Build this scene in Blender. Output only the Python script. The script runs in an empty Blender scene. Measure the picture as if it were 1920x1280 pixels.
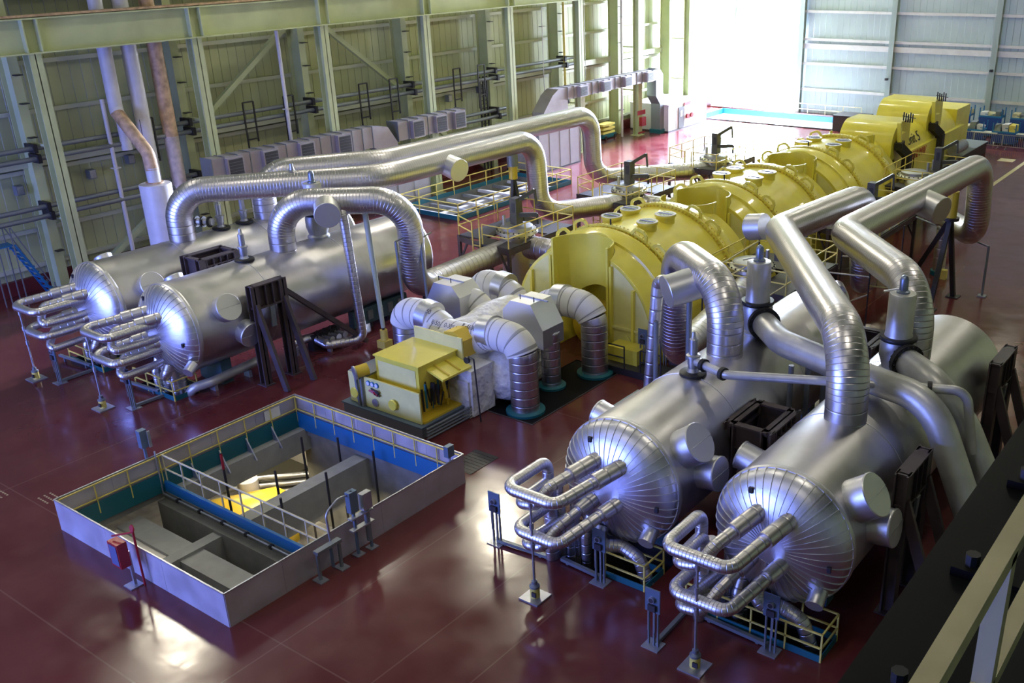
import bpy, math, random
from math import sin, cos, pi, radians as rad, sqrt, atan2
from mathutils import Vector, Matrix
random.seed(7)
S = bpy.context.scene
COL = S.collection
# ---------------------------------------------------------------- camera
F, YAW, PITCH, ROLL, PX, PY = 1862.57, -.6333, .4069, -.0223, 1105.4, 688.5
fw = Vector((sin(YAW)*cos(PITCH), cos(YAW)*cos(PITCH), -sin(PITCH)))
r0 = Vector((cos(YAW), -sin(YAW), 0)); u0 = r0.cross(fw)
rr = cos(ROLL)*r0 + sin(ROLL)*u0; uu = -sin(ROLL)*r0 + cos(ROLL)*u0
cd = bpy.data.cameras.new('camera'); cam = bpy.data.objects.new('camera', cd); COL.objects.link(cam)
Mx = Matrix(((rr.x, uu.x, -fw.x, 0), (rr.y, uu.y, -fw.y, 0), (rr.z, uu.z, -fw.z, 17), (0, 0, 0, 1)))
cam.matrix_world = Mx
cd.sensor_width = 36; cd.lens = F/1920*36
cd.shift_x = -(PX-960)/1920; cd.shift_y = (PY-640)/1920
cd.clip_end = 400
S.camera = cam
# ---------------------------------------------------------------- world, light, exposure
vs = S.view_settings
vs.view_transform = 'Standard'; vs.look = 'None'; vs.exposure = 0.0; vs.gamma = 1; vs.use_curve_mapping = False
W = bpy.data.worlds.new('daylight'); S.world = W; W.use_nodes = True
bg = W.node_tree.nodes['Background']; bg.inputs[0].default_value = (.72, .84, 1, 1); bg.inputs[1].default_value = 9.0
def area(name, loc, size, power, colour, aim, shape='RECTANGLE', sy=None, spread=180):
    d = bpy.data.lights.new(name, 'AREA'); d.shape = shape; d.size = size
    if sy: d.size_y = sy
    d.energy = power; d.color = colour; d.spread = rad(spread)
    o = bpy.data.objects.new(name, d); COL.objects.link(o); o.location = loc
    o.rotation_euler = (Vector(aim)-Vector(loc)).to_track_quat('-Z', 'Y').to_euler()
    return o
LAMPZ = 21.0
for ix, x in enumerate((-46, -32, -19, -7)):
    for y in (2, 20, 38, 56, 74, 90):
        area('high_bay_light', (x, y, LAMPZ), 1.2, 150 if x < -40 and y < 25 else 330, (1, .92, .74), (x, y, 0), 'DISK')
area('high_bay_light', (-41, 44.6, 21), 2.4, 300, (1, .92, .72), (-18.4, 20, 0), 'DISK', spread=80)
area('high_bay_light', (-49.3, 24.4, 21), 2.2, 190, (1, .92, .72), (-22, 11, 0), 'DISK', spread=70)
for x in (-45, -25, -8): area('added_roof_fill', (x, 38, 22.6), 3.2, 340 if x > -10 else 560, (.92, .93, 1), (x, 38, 0), sy=104)  # strip lights added under the closed roof for soft streaks on the metal
area('south_window_light', (-37, -20.5, 8), 34, 33000, (.19, .27, 1), (-32, 20, 1), sy=13)
area('door_daylight', (-48.3, 97.9, 8), 7.6, 48000, (.76, .85, 1), (-40, 50, 0), sy=15)
sd = bpy.data.lights.new('low_sun', 'SUN'); sd.energy = 190; sd.angle = rad(26); sd.color = (.56, .64, 1); so = bpy.data.objects.new('low_sun', sd); COL.objects.link(so)
so.rotation_euler = Vector((.12, -1, -.26)).to_track_quat('-Z', 'Y').to_euler()
# ---------------------------------------------------------------- materials
def mat(name, col, rough=.5, metal=0, noise=0, nscale=2.0, bump=0, bscale=8, spec=.5, emit=None, estr=0, coat=0, rn=0):
    m = bpy.data.materials.new(name); m.use_nodes = True; nt = m.node_tree; b = nt.nodes['Principled BSDF']
    b.inputs['Base Color'].default_value = (*col, 1); b.inputs['Roughness'].default_value = rough; b.inputs['Metallic'].default_value = metal
    b.inputs['Specular IOR Level'].default_value = spec; b.inputs['Coat Weight'].default_value = coat
    tc = nt.nodes.new('ShaderNodeTexCoord')
    if noise or rn:
        n = nt.nodes.new('ShaderNodeTexNoise'); n.inputs['Scale'].default_value = nscale; n.inputs['Detail'].default_value = 5
        nt.links.new(tc.outputs['Object'], n.inputs[0])
    if noise:
        mx = nt.nodes.new('ShaderNodeMix'); mx.data_type = 'RGBA'
        mx.inputs[6].default_value = (*[max(0, c*(1-noise)) for c in col], 1); mx.inputs[7].default_value = (*[min(1, c*(1+noise)) for c in col], 1)
        mr = nt.nodes.new('ShaderNodeMapRange'); mr.inputs[1].default_value = .3; mr.inputs[2].default_value = .7
        nt.links.new(n.outputs[0], mr.inputs[0]); nt.links.new(mr.outputs[0], mx.inputs[0]); nt.links.new(mx.outputs[2], b.inputs['Base Color'])
    if rn:
        m2 = nt.nodes.new('ShaderNodeMapRange'); m2.inputs[1].default_value = .3; m2.inputs[2].default_value = .7
        m2.inputs[3].default_value = max(.02, rough-rn); m2.inputs[4].default_value = rough+rn
        nt.links.new(n.outputs[0], m2.inputs[0]); nt.links.new(m2.outputs[0], b.inputs['Roughness'])
    if bump:
        n2 = nt.nodes.new('ShaderNodeTexNoise'); n2.inputs['Scale'].default_value = bscale; n2.inputs['Detail'].default_value = 3
        nt.links.new(tc.outputs['Object'], n2.inputs[0])
        bp = nt.nodes.new('ShaderNodeBump'); bp.inputs['Strength'].default_value = bump; bp.inputs['Distance'].default_value = .05 if bump < .9 else .22
        nt.links.new(n2.outputs[0], bp.inputs['Height']); nt.links.new(bp.outputs[0], b.inputs['Normal'])
    if emit:
        b.inputs['Emission Color'].default_value = (*emit, 1); b.inputs['Emission Strength'].default_value = estr
    return m
def cladding(name, col, rough, lo=.66, metal=1, nb=.22):
    "aluminium lagging: a seam wherever the V coordinate passes a whole number"
    m = mat(name, col, rough, metal); nt = m.node_tree; b = nt.nodes['Principled BSDF']
    uv = nt.nodes.new('ShaderNodeUVMap'); sp = nt.nodes.new('ShaderNodeSeparateXYZ'); nt.links.new(uv.outputs[0], sp.inputs[0])
    fr = nt.nodes.new('ShaderNodeMath'); fr.operation = 'FRACT'; nt.links.new(sp.outputs[1], fr.inputs[0])
    a = nt.nodes.new('ShaderNodeMath'); a.operation = 'SUBTRACT'; a.inputs[1].default_value = .5; nt.links.new(fr.outputs[0], a.inputs[0])
    ab = nt.nodes.new('ShaderNodeMath'); ab.operation = 'ABSOLUTE'; nt.links.new(a.outputs[0], ab.inputs[0])
    mr = nt.nodes.new('ShaderNodeMapRange'); mr.inputs[1].default_value = .41; mr.inputs[2].default_value = .48; nt.links.new(ab.outputs[0], mr.inputs[0])
    mx = nt.nodes.new('ShaderNodeMix'); mx.data_type = 'RGBA'; mx.inputs[6].default_value = (*col, 1); mx.inputs[7].default_value = (*[c*lo for c in col], 1)
    nt.links.new(mr.outputs[0], mx.inputs[0]); nt.links.new(mx.outputs[2], b.inputs['Base Color'])
    bp = nt.nodes.new('ShaderNodeBump'); bp.inputs['Strength'].default_value = .5; bp.inputs['Distance'].default_value = .02; bp.invert = True
    tc = nt.nodes.new('ShaderNodeTexCoord'); n = nt.nodes.new('ShaderNodeTexNoise'); n.inputs['Scale'].default_value = 2.2; nt.links.new(tc.outputs['Object'], n.inputs[0])
    ad = nt.nodes.new('ShaderNodeMath'); ad.operation = 'MULTIPLY_ADD'; ad.inputs[1].default_value = nb; nt.links.new(n.outputs[0], ad.inputs[0]); nt.links.new(mr.outputs[0], ad.inputs[2])
    nt.links.new(ad.outputs[0], bp.inputs['Height']); nt.links.new(bp.outputs[0], b.inputs['Normal'])
    return m
M = {}
M['clad'] = cladding('aluminium_cladding', (.63, .61, .66), .34)
M['cladthin'] = cladding('thin_pipe_cladding', (.66, .64, .66), .38)
M['cap'] = mat('cap_sheet', (.62, .62, .65), .42, .9, bump=.15, bscale=1.5)
M['shell'] = mat('vessel_cladding', (.56, .55, .58), .4, 1, noise=.1, nscale=1.1, bump=.22, bscale=1.6, rn=.08)
M['head'] = mat('vessel_head_cladding', (.66, .66, .71), .38, 1, bump=.2, bscale=2.5)
M['grey_pipe'] = mat('silver_painted_pipe', (.5, .5, .5), .4, .55, noise=.12, nscale=2, bump=.15, bscale=3)
M['yellow'] = mat('turbine_yellow', (.74, .64, .08), .3, 0, noise=.08, nscale=.9, coat=.35)
M['pale_yellow'] = mat('pale_turbine_yellow', (.7, .66, .25), .42, 0, noise=.05)
M['orange_yellow'] = mat('deep_yellow', (.6, .42, .03), .4)
M['rail'] = mat('safety_yellow', (.68, .55, .12), .5)
M['teal'] = mat('teal_paint', (.008, .11, .14), .45)
M['blue'] = mat('blue_paint', (.006, .13, .34), .45)
M['brown'] = mat('brown_steel', (.055, .038, .04), .55, noise=.2)
M['dark'] = mat('dark_steel', (.018, .016, .018), .5)
M['black'] = mat('black_girder_paint', (.004, .004, .005), .6, noise=.3, spec=.12)
M['grey_steel'] = mat('grey_steel', (.19, .21, .23), .45, .4)
M['galv'] = mat('galvanised_steel', (.42, .43, .47), .4, .8, noise=.12, nscale=3)
M['cover'] = mat('bright_cover_sheet', (.66, .67, .74), .33, .9, bump=.1, bscale=2)
M['girt'] = mat('girt_paint', (.5, .52, .38), .5)
M['blanket_seamed'] = cladding('seamed_blanket', (.68, .67, .64), .8, .35, 0, 1.0)
M['panel'] = mat('sheet_metal_panel', (.5, .47, .52), .4, .42, noise=.12, nscale=1.2, rn=.08)
M['blanket'] = mat('white_insulation_blanket', (.68, .67, .64), .8, noise=.16, nscale=2.2, bump=1, bscale=2.2)
M['green'] = mat('pale_green_column_paint', (.46, .5, .265), .5, noise=.1, nscale=.7)
M['wallgreen'] = mat('green_wall', (.3, .33, .13), .6)
M['white'] = mat('white_paint', (.6, .58, .6), .45, noise=.06)
M['rust'] = mat('rusty_pipe', (.5, .33, .19), .55, noise=.35, nscale=3)
M['concrete'] = mat('concrete', (.19, .185, .17), .8, noise=.15)
M['lower'] = mat('lower_floor_concrete', (.3, .28, .24), .7, noise=.2)
M['red'] = mat('red_paint', (.3, .012, .02), .35)
M['bolt'] = mat('black_bolting', (.02, .02, .022), .45, .3)
M['cream'] = mat('cream_railing', (.52, .47, .3), .5, noise=.15, nscale=4)
M['duct'] = mat('duct_sheet', (.36, .33, .35), .45, .6, noise=.1, nscale=1)
M['paper'] = mat('paper', (.7, .7, .72), .7)
M['glass'] = mat('glass_panel', (.1, .13, .25), .12, 0)
M['enclosure'] = mat('enclosure_panel', (.33, .31, .32), .45, .3, noise=.05)
M['ink'] = mat('ink', (.03, .025, .03), .6)
M['redink'] = mat('red_ink', (.4, .06, .03), .6)
M['bright_floor'] = mat('pale_bay_wall', (.8, .8, .82), .6)
# floor: dark red epoxy with worn patches and joint lines
m = mat('red_epoxy_floor', (.15, .022, .02), .17, 0, spec=.4); nt = m.node_tree; b = nt.nodes['Principled BSDF']
tc = nt.nodes.new('ShaderNodeTexCoord')
def noise(scale, detail=5, sx=1, sy=1):
    mp = nt.nodes.new('ShaderNodeMapping'); mp.inputs['Scale'].default_value = (sx, sy, 1); nt.links.new(tc.outputs['Object'], mp.inputs[0])
    n = nt.nodes.new('ShaderNodeTexNoise'); n.inputs['Scale'].default_value = scale; n.inputs['Detail'].default_value = detail; nt.links.new(mp.outputs[0], n.inputs[0]); return n
def mrange(src, a, b_, c, d):
    r = nt.nodes.new('ShaderNodeMapRange'); 
    for i, v in enumerate((a, b_, c, d)): r.inputs[1+i].default_value = v
    nt.links.new(src, r.inputs[0]); return r.outputs[0]
def mixc(f, a, b_):
    x = nt.nodes.new('ShaderNodeMix'); x.data_type = 'RGBA'; nt.links.new(f, x.inputs[0])
    for i, v in ((6, a), (7, b_)):
        if isinstance(v, tuple): x.inputs[i].default_value = (*v, 1)
        else: nt.links.new(v, x.inputs[i])
    return x.outputs[2]
c1 = mixc(mrange(noise(.22).outputs[0], .35, .68, 0, 1), (.088, .015, .018), (.128, .032, .03))
c2 = mixc(mrange(noise(.9, 6).outputs[0], .5, .75, 0, .45), c1, (.14, .042, .038))
sep = nt.nodes.new('ShaderNodeSeparateXYZ'); nt.links.new(tc.outputs['Object'], sep.inputs[0])
def line(axis, pos, half):
    s = nt.nodes.new('ShaderNodeMath'); s.operation = 'SUBTRACT'; s.inputs[1].default_value = pos; nt.links.new(sep.outputs[axis], s.inputs[0])
    a = nt.nodes.new('ShaderNodeMath'); a.operation = 'ABSOLUTE'; nt.links.new(s.outputs[0], a.inputs[0])
    return mrange(a.outputs[0], half, half*1.6, .55, 0)
c3 = c2
for ax, pos in ((0, -16.25), (0, -14.2), (0, -19.4), (0, -34), (1, 12.3), (1, 9.2), (1, 27.5)):
    c3 = mixc(line(ax, pos, .018), c3, (.17, .085, .07))
nt.links.new(c3, b.inputs['Base Color'])
nt.links.new(mrange(noise(.8, 4).outputs[0], .3, .75, .1, .26), b.inputs['Roughness'])
bp = nt.nodes.new('ShaderNodeBump'); bp.inputs['Strength'].default_value = .12; bp.inputs['Distance'].default_value = .05
nt.links.new(noise(1.1, 3).outputs[0], bp.inputs['Height']); nt.links.new(bp.outputs[0], b.inputs['Normal'])
M['floor'] = m
# corrugated siding
def siding(name, col, axis, per, trans=0):
    m = mat(name, col, .5); nt = m.node_tree; b = nt.nodes['Principled BSDF']
    tc = nt.nodes.new('ShaderNodeTexCoord'); sp = nt.nodes.new('ShaderNodeSeparateXYZ'); nt.links.new(tc.outputs['Object'], sp.inputs[0])
    k = nt.nodes.new('ShaderNodeMath'); k.operation = 'MULTIPLY'; k.inputs[1].default_value = 1/per; nt.links.new(sp.outputs[axis], k.inputs[0])
    f = nt.nodes.new('ShaderNodeMath'); f.operation = 'FRACT'; nt.links.new(k.outputs[0], f.inputs[0])
    r = nt.nodes.new('ShaderNodeMapRange'); r.inputs[1].default_value = .0; r.inputs[2].default_value = .08; nt.links.new(f.outputs[0], r.inputs[0])
    bp = nt.nodes.new('ShaderNodeBump'); bp.inputs['Strength'].default_value = 1; bp.inputs['Distance'].default_value = .05
    nt.links.new(r.outputs[0], bp.inputs['Height']); nt.links.new(bp.outputs[0], b.inputs['Normal'])
    n = nt.nodes.new('ShaderNodeTexNoise'); n.inputs['Scale'].default_value = .35; nt.links.new(tc.outputs['Object'], n.inputs[0])
    x = nt.nodes.new('ShaderNodeMix'); x.data_type = 'RGBA'; x.inputs[6].default_value = (*[c*.8 for c in col], 1); x.inputs[7].default_value = (*[c*1.15 for c in col], 1); nt.links.new(n.outputs[0], x.inputs[0])
    y = nt.nodes.new('ShaderNodeMix'); y.data_type = 'RGBA'; y.inputs[6].default_value = (*[c*.55 for c in col], 1); nt.links.new(x.outputs[2], y.inputs[7]); nt.links.new(r.outputs[0], y.inputs[0])
    nt.links.new(y.outputs[2], b.inputs['Base Color'])
    if trans:
        t = nt.nodes.new('ShaderNodeBsdfTranslucent'); t.inputs[0].default_value = (.8, .95, .9, 1)
        ms = nt.nodes.new('ShaderNodeMixShader'); ms.inputs[0].default_value = trans
        nt.links.new(b.outputs[0], ms.inputs[1]); nt.links.new(t.outputs[0], ms.inputs[2]); nt.links.new(ms.outputs[0], nt.nodes['Material Output'].inputs[0])
    return m
M['siding'] = siding('green_siding', (.43, .455, .24), 1, .62)
M['siding_far'] = siding('pale_siding', (.36, .41, .42), 0, .62, .035)
# ---------------------------------------------------------------- mesh helpers
class B:
    def __init__(s): s.v = []; s.f = []; s.uv = None
    def add(s, vs, fs):
        n = len(s.v); s.v += [tuple(v) for v in vs]; s.f += [tuple(i+n for i in f) for f in fs]; return s
    def box(s, x0, x1, y0, y1, z0, z1):
        return s.add([(x, y, z) for x in (x0, x1) for y in (y0, y1) for z in (z0, z1)], [(0, 1, 3, 2), (4, 6, 7, 5), (0, 4, 5, 1), (2, 3, 7, 6), (0, 2, 6, 4), (1, 5, 7, 3)])
    def bar(s, p, q, w, h=None, up=(0, 0, 1)):
        p, q = Vector(p), Vector(q); d = (q-p).normalized(); u = Vector(up)
        if abs(d.dot(u)) > .98: u = Vector((0, 1, 0))
        a = d.cross(u).normalized(); c = a.cross(d); h = h or w
        vs = [e+a*i*w/2+c*j*h/2 for e in (p, q) for i, j in ((-1, -1), (1, -1), (1, 1), (-1, 1))]
        return s.add(vs, [(3, 2, 1, 0), (4, 5, 6, 7), (0, 1, 5, 4), (1, 2, 6, 5), (2, 3, 7, 6), (3, 0, 4, 7)])
    def cyl(s, p, q, r, r2=None, n=16, caps=True):
        p, q = Vector(p), Vector(q); d = (q-p).normalized(); u = Vector((0, 0, 1)) if abs(d.z) < .95 else Vector((1, 0, 0))
        a = d.cross(u).normalized(); c = a.cross(d); r2 = r if r2 is None else r2
        vs = [e+(a*cos(2*pi*i/n)+c*sin(2*pi*i/n))*rr_ for e, rr_ in ((p, r), (q, r2)) for i in range(n)]
        fs = [(i, (i+1) % n, n+(i+1) % n, n+i) for i in range(n)]
        if caps: fs += [tuple(range(n-1, -1, -1)), tuple(range(n, 2*n))]
        return s.add(vs, fs)
    def lathe(s, prof, org, axis=(0, 0, 1), n=32, x=None):
        "prof: list of (radius, height along axis)"
        d = Vector(axis).normalized(); u = Vector((0, 0, 1)) if abs(d.z) < .95 else Vector((1, 0, 0))
        a = d.cross(u).normalized(); c = a.cross(d); o = Vector(org); vs = []; fs = []
        for r, h in prof:
            vs += [o+d*h+(a*cos(2*pi*i/n)+c*sin(2*pi*i/n))*r for i in range(n)]
        for k in range(len(prof)-1):
            fs += [(k*n+i, k*n+(i+1) % n, (k+1)*n+(i+1) % n, (k+1)*n+i) for i in range(n)]
        fs += [tuple(range(n-1, -1, -1)), tuple(range((len(prof)-1)*n, len(prof)*n))]
        return s.add(vs, fs)
    def ibeam(s, p, q, w, h, t=.03, up=(0, 0, 1)):
        "w flange width, h depth (along up)"
        p, q = Vector(p), Vector(q); d = (q-p).normalized(); u = Vector(up); a = d.cross(u).normalized(); c = a.cross(d)
        s.bar(p, q, t, h, up); o = c*(h/2-t/2)
        s.bar(p+o, q+o, w, t, up); return s.bar(p-o, q-o, w, t, up)
    def build(s, name, m, parent=None, smooth=None, loc=None, kind=None):
        me = bpy.data.meshes.new(name); me.from_pydata(s.v, [], s.f); me.validate(); me.update()
        if s.uv:
            l = me.uv_layers.new(name='UVMap')
            for lp in me.loops: pass
            k = 0
            for p in me.polygons:
                for li in p.loop_indices: l.data[li].uv = s.uv[k]; k += 1
        me.materials.append(M[m] if isinstance(m, str) else m)
        o = bpy.data.objects.new(name, me); COL.objects.link(o)
        if smooth: 
            for p in me.polygons: p.use_smooth = True
            me.set_sharp_from_angle(angle=rad(smooth))
        if parent: o.parent = parent; o.matrix_parent_inverse = parent.matrix_world.inverted() if False else Matrix.Translation(-Vector(parent.location))
        if loc: o.location = loc
        if kind: o['kind'] = kind
        return o
def rounded(pts, R, seg=8):
    "fillet a polyline; returns [(point, in_bend)]"
    P = [Vector(p) for p in pts]; out = [(P[0], 0)]
    for i in range(1, len(P)-1):
        a = (P[i-1]-P[i]); b_ = (P[i+1]-P[i]); la, lb = a.length, b_.length; a.normalize(); b_.normalize()
        ang = a.angle(b_); 
        if ang > pi-.02: continue
        Ri = R[i-1] if isinstance(R, (list, tuple)) else R
        t = min(Ri/math.tan(ang/2), la*.49 if i > 1 else la*.98, lb*.49 if i < len(P)-2 else lb*.98); Re = t*math.tan(ang/2)
        bis = (a+b_).normalized(); c = P[i]+bis*(Re/sin(ang/2)); s0 = P[i]+a*t-c; s1 = P[i]+b_*t-c; th = s0.angle(s1)
        n = max(3, int(seg*th/(pi/2)+.5))
        for k in range(n+1):
            f = k/n; out.append((c+(s0*sin((1-f)*th)+s1*sin(f*th))/sin(th), 1))
    out.append((P[-1], 0)); return out
def pipe(pts, r, R, name, m='clad', parent=None, n=28, pitch=.33, bpitch=.13, caps=True, seg=10):
    path = rounded(pts, R, seg); Q = [path[0][0]]; fl = [0]
    for p, f in path[1:]:
        if (p-Q[-1]).length > 1e-4: Q.append(p); fl.append(f)
        else: fl[-1] = f
    b_ = B(); b_.uv = []; up = Vector((0, 0, 1)); T = []
    for i in range(len(Q)):
        d = (Q[min(i+1, len(Q)-1)]-Q[max(i-1, 0)]).normalized(); T.append(d)
    a = T[0].orthogonal().normalized(); V = []; ph = 0; vs_ = []
    for i in range(len(Q)):
        a = (a-T[i]*a.dot(T[i])).normalized(); c = T[i].cross(a)
        if i: 
            L = (Q[i]-Q[i-1]).length; ph += L/(bpitch if fl[i] and fl[i-1] else pitch)
        V.append(ph); vs_ += [Q[i]+(a*cos(2*pi*k/n)+c*sin(2*pi*k/n))*r for k in range(n)]
    fs = []
    for i in range(len(Q)-1):
        for k in range(n):
            fs.append((i*n+k, i*n+(k+1) % n, (i+1)*n+(k+1) % n, (i+1)*n+k))
            b_.uv += [(k/n, V[i]), ((k+1)/n, V[i]), ((k+1)/n, V[i+1]), (k/n, V[i+1])]
    if caps:
        fs += [tuple(range(n-1, -1, -1)), tuple(range((len(Q)-1)*n, len(Q)*n))]; b_.uv += [(0, .25)]*(2*n)
    b_.add(vs_, fs); return b_.build(name, m, parent, 40)
def tag(o, label, cat, group=None, kind=None):
    o['label'] = label; o['category'] = cat
    if group: o['group'] = group
    if kind: o['kind'] = kind
    return o
def thing(name, loc, label, cat, group=None):
    o = bpy.data.objects.new(name, None); COL.objects.link(o); o.location = loc; o.empty_display_size = .3
    return tag(o, label, cat, group)
def st(b_, name, m, smooth=None): return b_.build(name, m, None, smooth, kind='structure')
def railing(pts, h, label, group=None, m='rail', r=.03, sp=1.3, mids=1, toe=None, z0=0, closed=False, name='railing', cat='railing', postdown=0, skipcorner=False):
    P = [Vector(p) for p in pts]; t = thing(name, P[0], label, cat, group)
    Z = Vector((0, 0, 1))
    for k in range(mids+1):
        z = h*(k+1)/(mids+1); b_ = B()
        for i in range(len(P)-1): b_.bar(P[i]+Z*z, P[i+1]+Z*z, r*2)
        b_.build('top_rail' if k == mids else 'mid_rail', m, t)
    seen = set()
    for i in range(len(P)-1):
        L = (P[i+1]-P[i]).length; n = max(1, round(L/sp))
        for k in range(n+1):
            p = P[i].lerp(P[i+1], k/n); key = (round(p.x, 2), round(p.y, 2))
            if key in seen: continue
            seen.add(key); B().bar(p-Z*postdown, p+Z*h, r*2).build('post', m, t)
    if toe:
        b_ = B()
        for i in range(len(P)-1): b_.bar(P[i]+Z*toe[1]/2, P[i+1]+Z*toe[1]/2, .03, toe[1])
        b_.build('toe_board', toe[0], t)
    return t
# ---------------------------------------------------------------- hall shell
HOLES = [(-29.87, -21.1, 11.95, 21.4), (-52.6, -37.2, 90, 97), (-50.4, -45.0, 47.0, 59.5),
         (-16.5, -12.66, 19.62, 21.7), (-11.35, -7.35, 19.62, 20.65), (-38.4, -35.5, 19.7, 21.3), (-43.7, -40.85, 19.7, 21.3), (-24.35, -21.95, 26.1, 32.2)]
xs = sorted({-55.2, 6} | {h[i] for h in HOLES for i in (0, 1)}); ys = sorted({-22, 112} | {h[i] for h in HOLES for i in (2, 3)})
b_ = B()
for i in range(len(xs)-1):
    for j in range(len(ys)-1):
        cx, cy = (xs[i]+xs[i+1])/2, (ys[j]+ys[j+1])/2
        if any(h[0] < cx < h[1] and h[2] < cy < h[3] for h in HOLES): continue
        b_.add([(xs[i], ys[j], 0), (xs[i+1], ys[j], 0), (xs[i+1], ys[j+1], 0), (xs[i], ys[j+1], 0)], [(0, 1, 2, 3)])
st(b_, 'floor', 'floor')
st(B().box(-55.2, 6, -22, 112, -7.2, -7), 'floor_lower', 'lower')
b_ = B()     # underside of the slab
for i in range(len(xs)-1):
    for j in range(len(ys)-1):
        cx, cy = (xs[i]+xs[i+1])/2, (ys[j]+ys[j+1])/2
        if any(h[0] < cx < h[1] and h[2] < cy < h[3] for h in HOLES): continue
        b_.add([(xs[i], ys[j], -.55), (xs[i], ys[j+1], -.55), (xs[i+1], ys[j+1], -.55), (xs[i+1], ys[j], -.55)], [(0, 1, 2, 3)])
st(b_, 'ceiling_lower', 'concrete')
for i, h in enumerate(HOLES):
    b_ = B(); x0, x1, y0, y1 = h; z = (-.55, -3.2, -1.6, -2.5, -2.5, -2.5, -2.5, -.4)[i]
    b_.box(x0-.1, x0, y0, y1, z, -.005).box(x1, x1+.1, y0, y1, z, -.005).box(x0-.1, x1+.1, y0-.1, y0, z, -.005).box(x0-.1, x1+.1, y1, y1+.1, z, -.005)
    if i: b_.box(x0-.1, x1+.1, y0-.1, y1+.1, z-.1, z)
    st(b_, 'trim_%d' % (i+1), ('concrete', 'bright_floor', 'concrete', 'dark', 'dark', 'dark', 'dark', 'dark')[i])
ZR = 23
st(B().box(-55.4, -55.2, -22, 98.5, -7, ZR), 'wall_left', 'siding')
b_ = B()
for z in (11.75, 9.3, 6.3, 3.2, 1.3): b_.box(-55.2, -54.95, 5, 94, z-.12, z+.1)
b_.box(-55.2, -54.6, 5, 94, 6.55, 7.0)
st(b_, 'trim_20', 'girt')
st(B().box(-55.2, -54.9, -22, 98.5, 0, .75), 'baseboard_left', mat('maroon_base', (.11, .012, .015), .5))
st(B().box(6, 6.2, -22, 98.5, -7, ZR), 'wall_right', 'wallgreen')
st(B().box(-55.4, 6.2, -22.2, -22, -7, ZR), 'wall_south', 'wallgreen')
st(B().box(-55.4, 6.2, -22, 98.7, ZR, ZR+.2), 'ceiling', 'wallgreen')
YF = 98.5
st(B().box(-44.45, 6, YF, YF+.12, 0, 17), 'wall_far', 'siding_far')
st(B().box(-55.4, 6, YF, YF+.12, 17, ZR), 'wall_far_upper', 'wallgreen')
b_ = B()
for z, d in ((9.9, .12), (7.25, .12), (6.6, .25), (4.9, .12), (2.35, .12), (12.4, .12), (14.8, .12)): b_.box(-44.4, 6, YF-.3, YF, z-d, z+d)
st(b_, 'trim_21', 'white')
for k, x in enumerate((-44.4, -35.0, -25.4, -15.6)): st(B().ibeam((x, YF-.45, 0), (x, YF-.45, 17), .5, .6, .06, (0, 1, 0)), 'trim_%d' % (22+k), mat('far_column_paint', (.3, .36, .36), .5) if k == 0 else bpy.data.materials['far_column_paint'])
M['farcol'] = bpy.data.materials['far_column_paint']
# door opening: tall door leaf frame and post; outside a pale apron
st(B().box(-52.25, -52.05, YF-.2, YF+.1, 0, 17), 'trim_29', 'farcol')
M['leaf'] = siding('translucent_leaf', (.8, .85, .9), 0, .62, .6)
st(B().box(-55.2, -52.3, YF, YF+.06, 0, 17), 'door_1', 'leaf')
st(B().box(-55.2, 6, 97, 97.15, 0, .12), 'trim_30', 'floor')
# truck bay lining
st(B().box(-52.6, -37.2, 96.88, 96.98, -.55, -.02).box(-52.58, -52.5, 90, 97, -.55, -.02), 'trim_31', 'blue')
st(B().box(-52.7, -37.1, 89.92, 90.04, 0, .1), 'trim_32', 'dark')
railing([(-52.4, 97.2, 0), (-37.2, 97.2, 0)], 1.07, 'pale yellow railing along the far edge of the sunken bay before the open door', m='cream', sp=1.9, r=.035)
t = thing('loading_dock_block', (-36.9, 90.5, 0), 'brown steel box at the right end of the sunken bay, behind the turbines', 'box')
B().box(-37.1, -34.2, 89.9, 92.3, 0, 1.35).build('body', 'brown', t); B().box(-37.15, -34.15, 89.85, 92.35, 1.35, 1.42).build('lid', 'dark', t)
# lower level seen through the main pit
for x, y in ((-28, 18.5), (-24, 20), (-31.5, 21), (-35, 22.5)): area('lower_level_lamp', (x, y, -1.8), .8, 170, (1, .88, .62), (x, y, -7), 'DISK')
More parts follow.
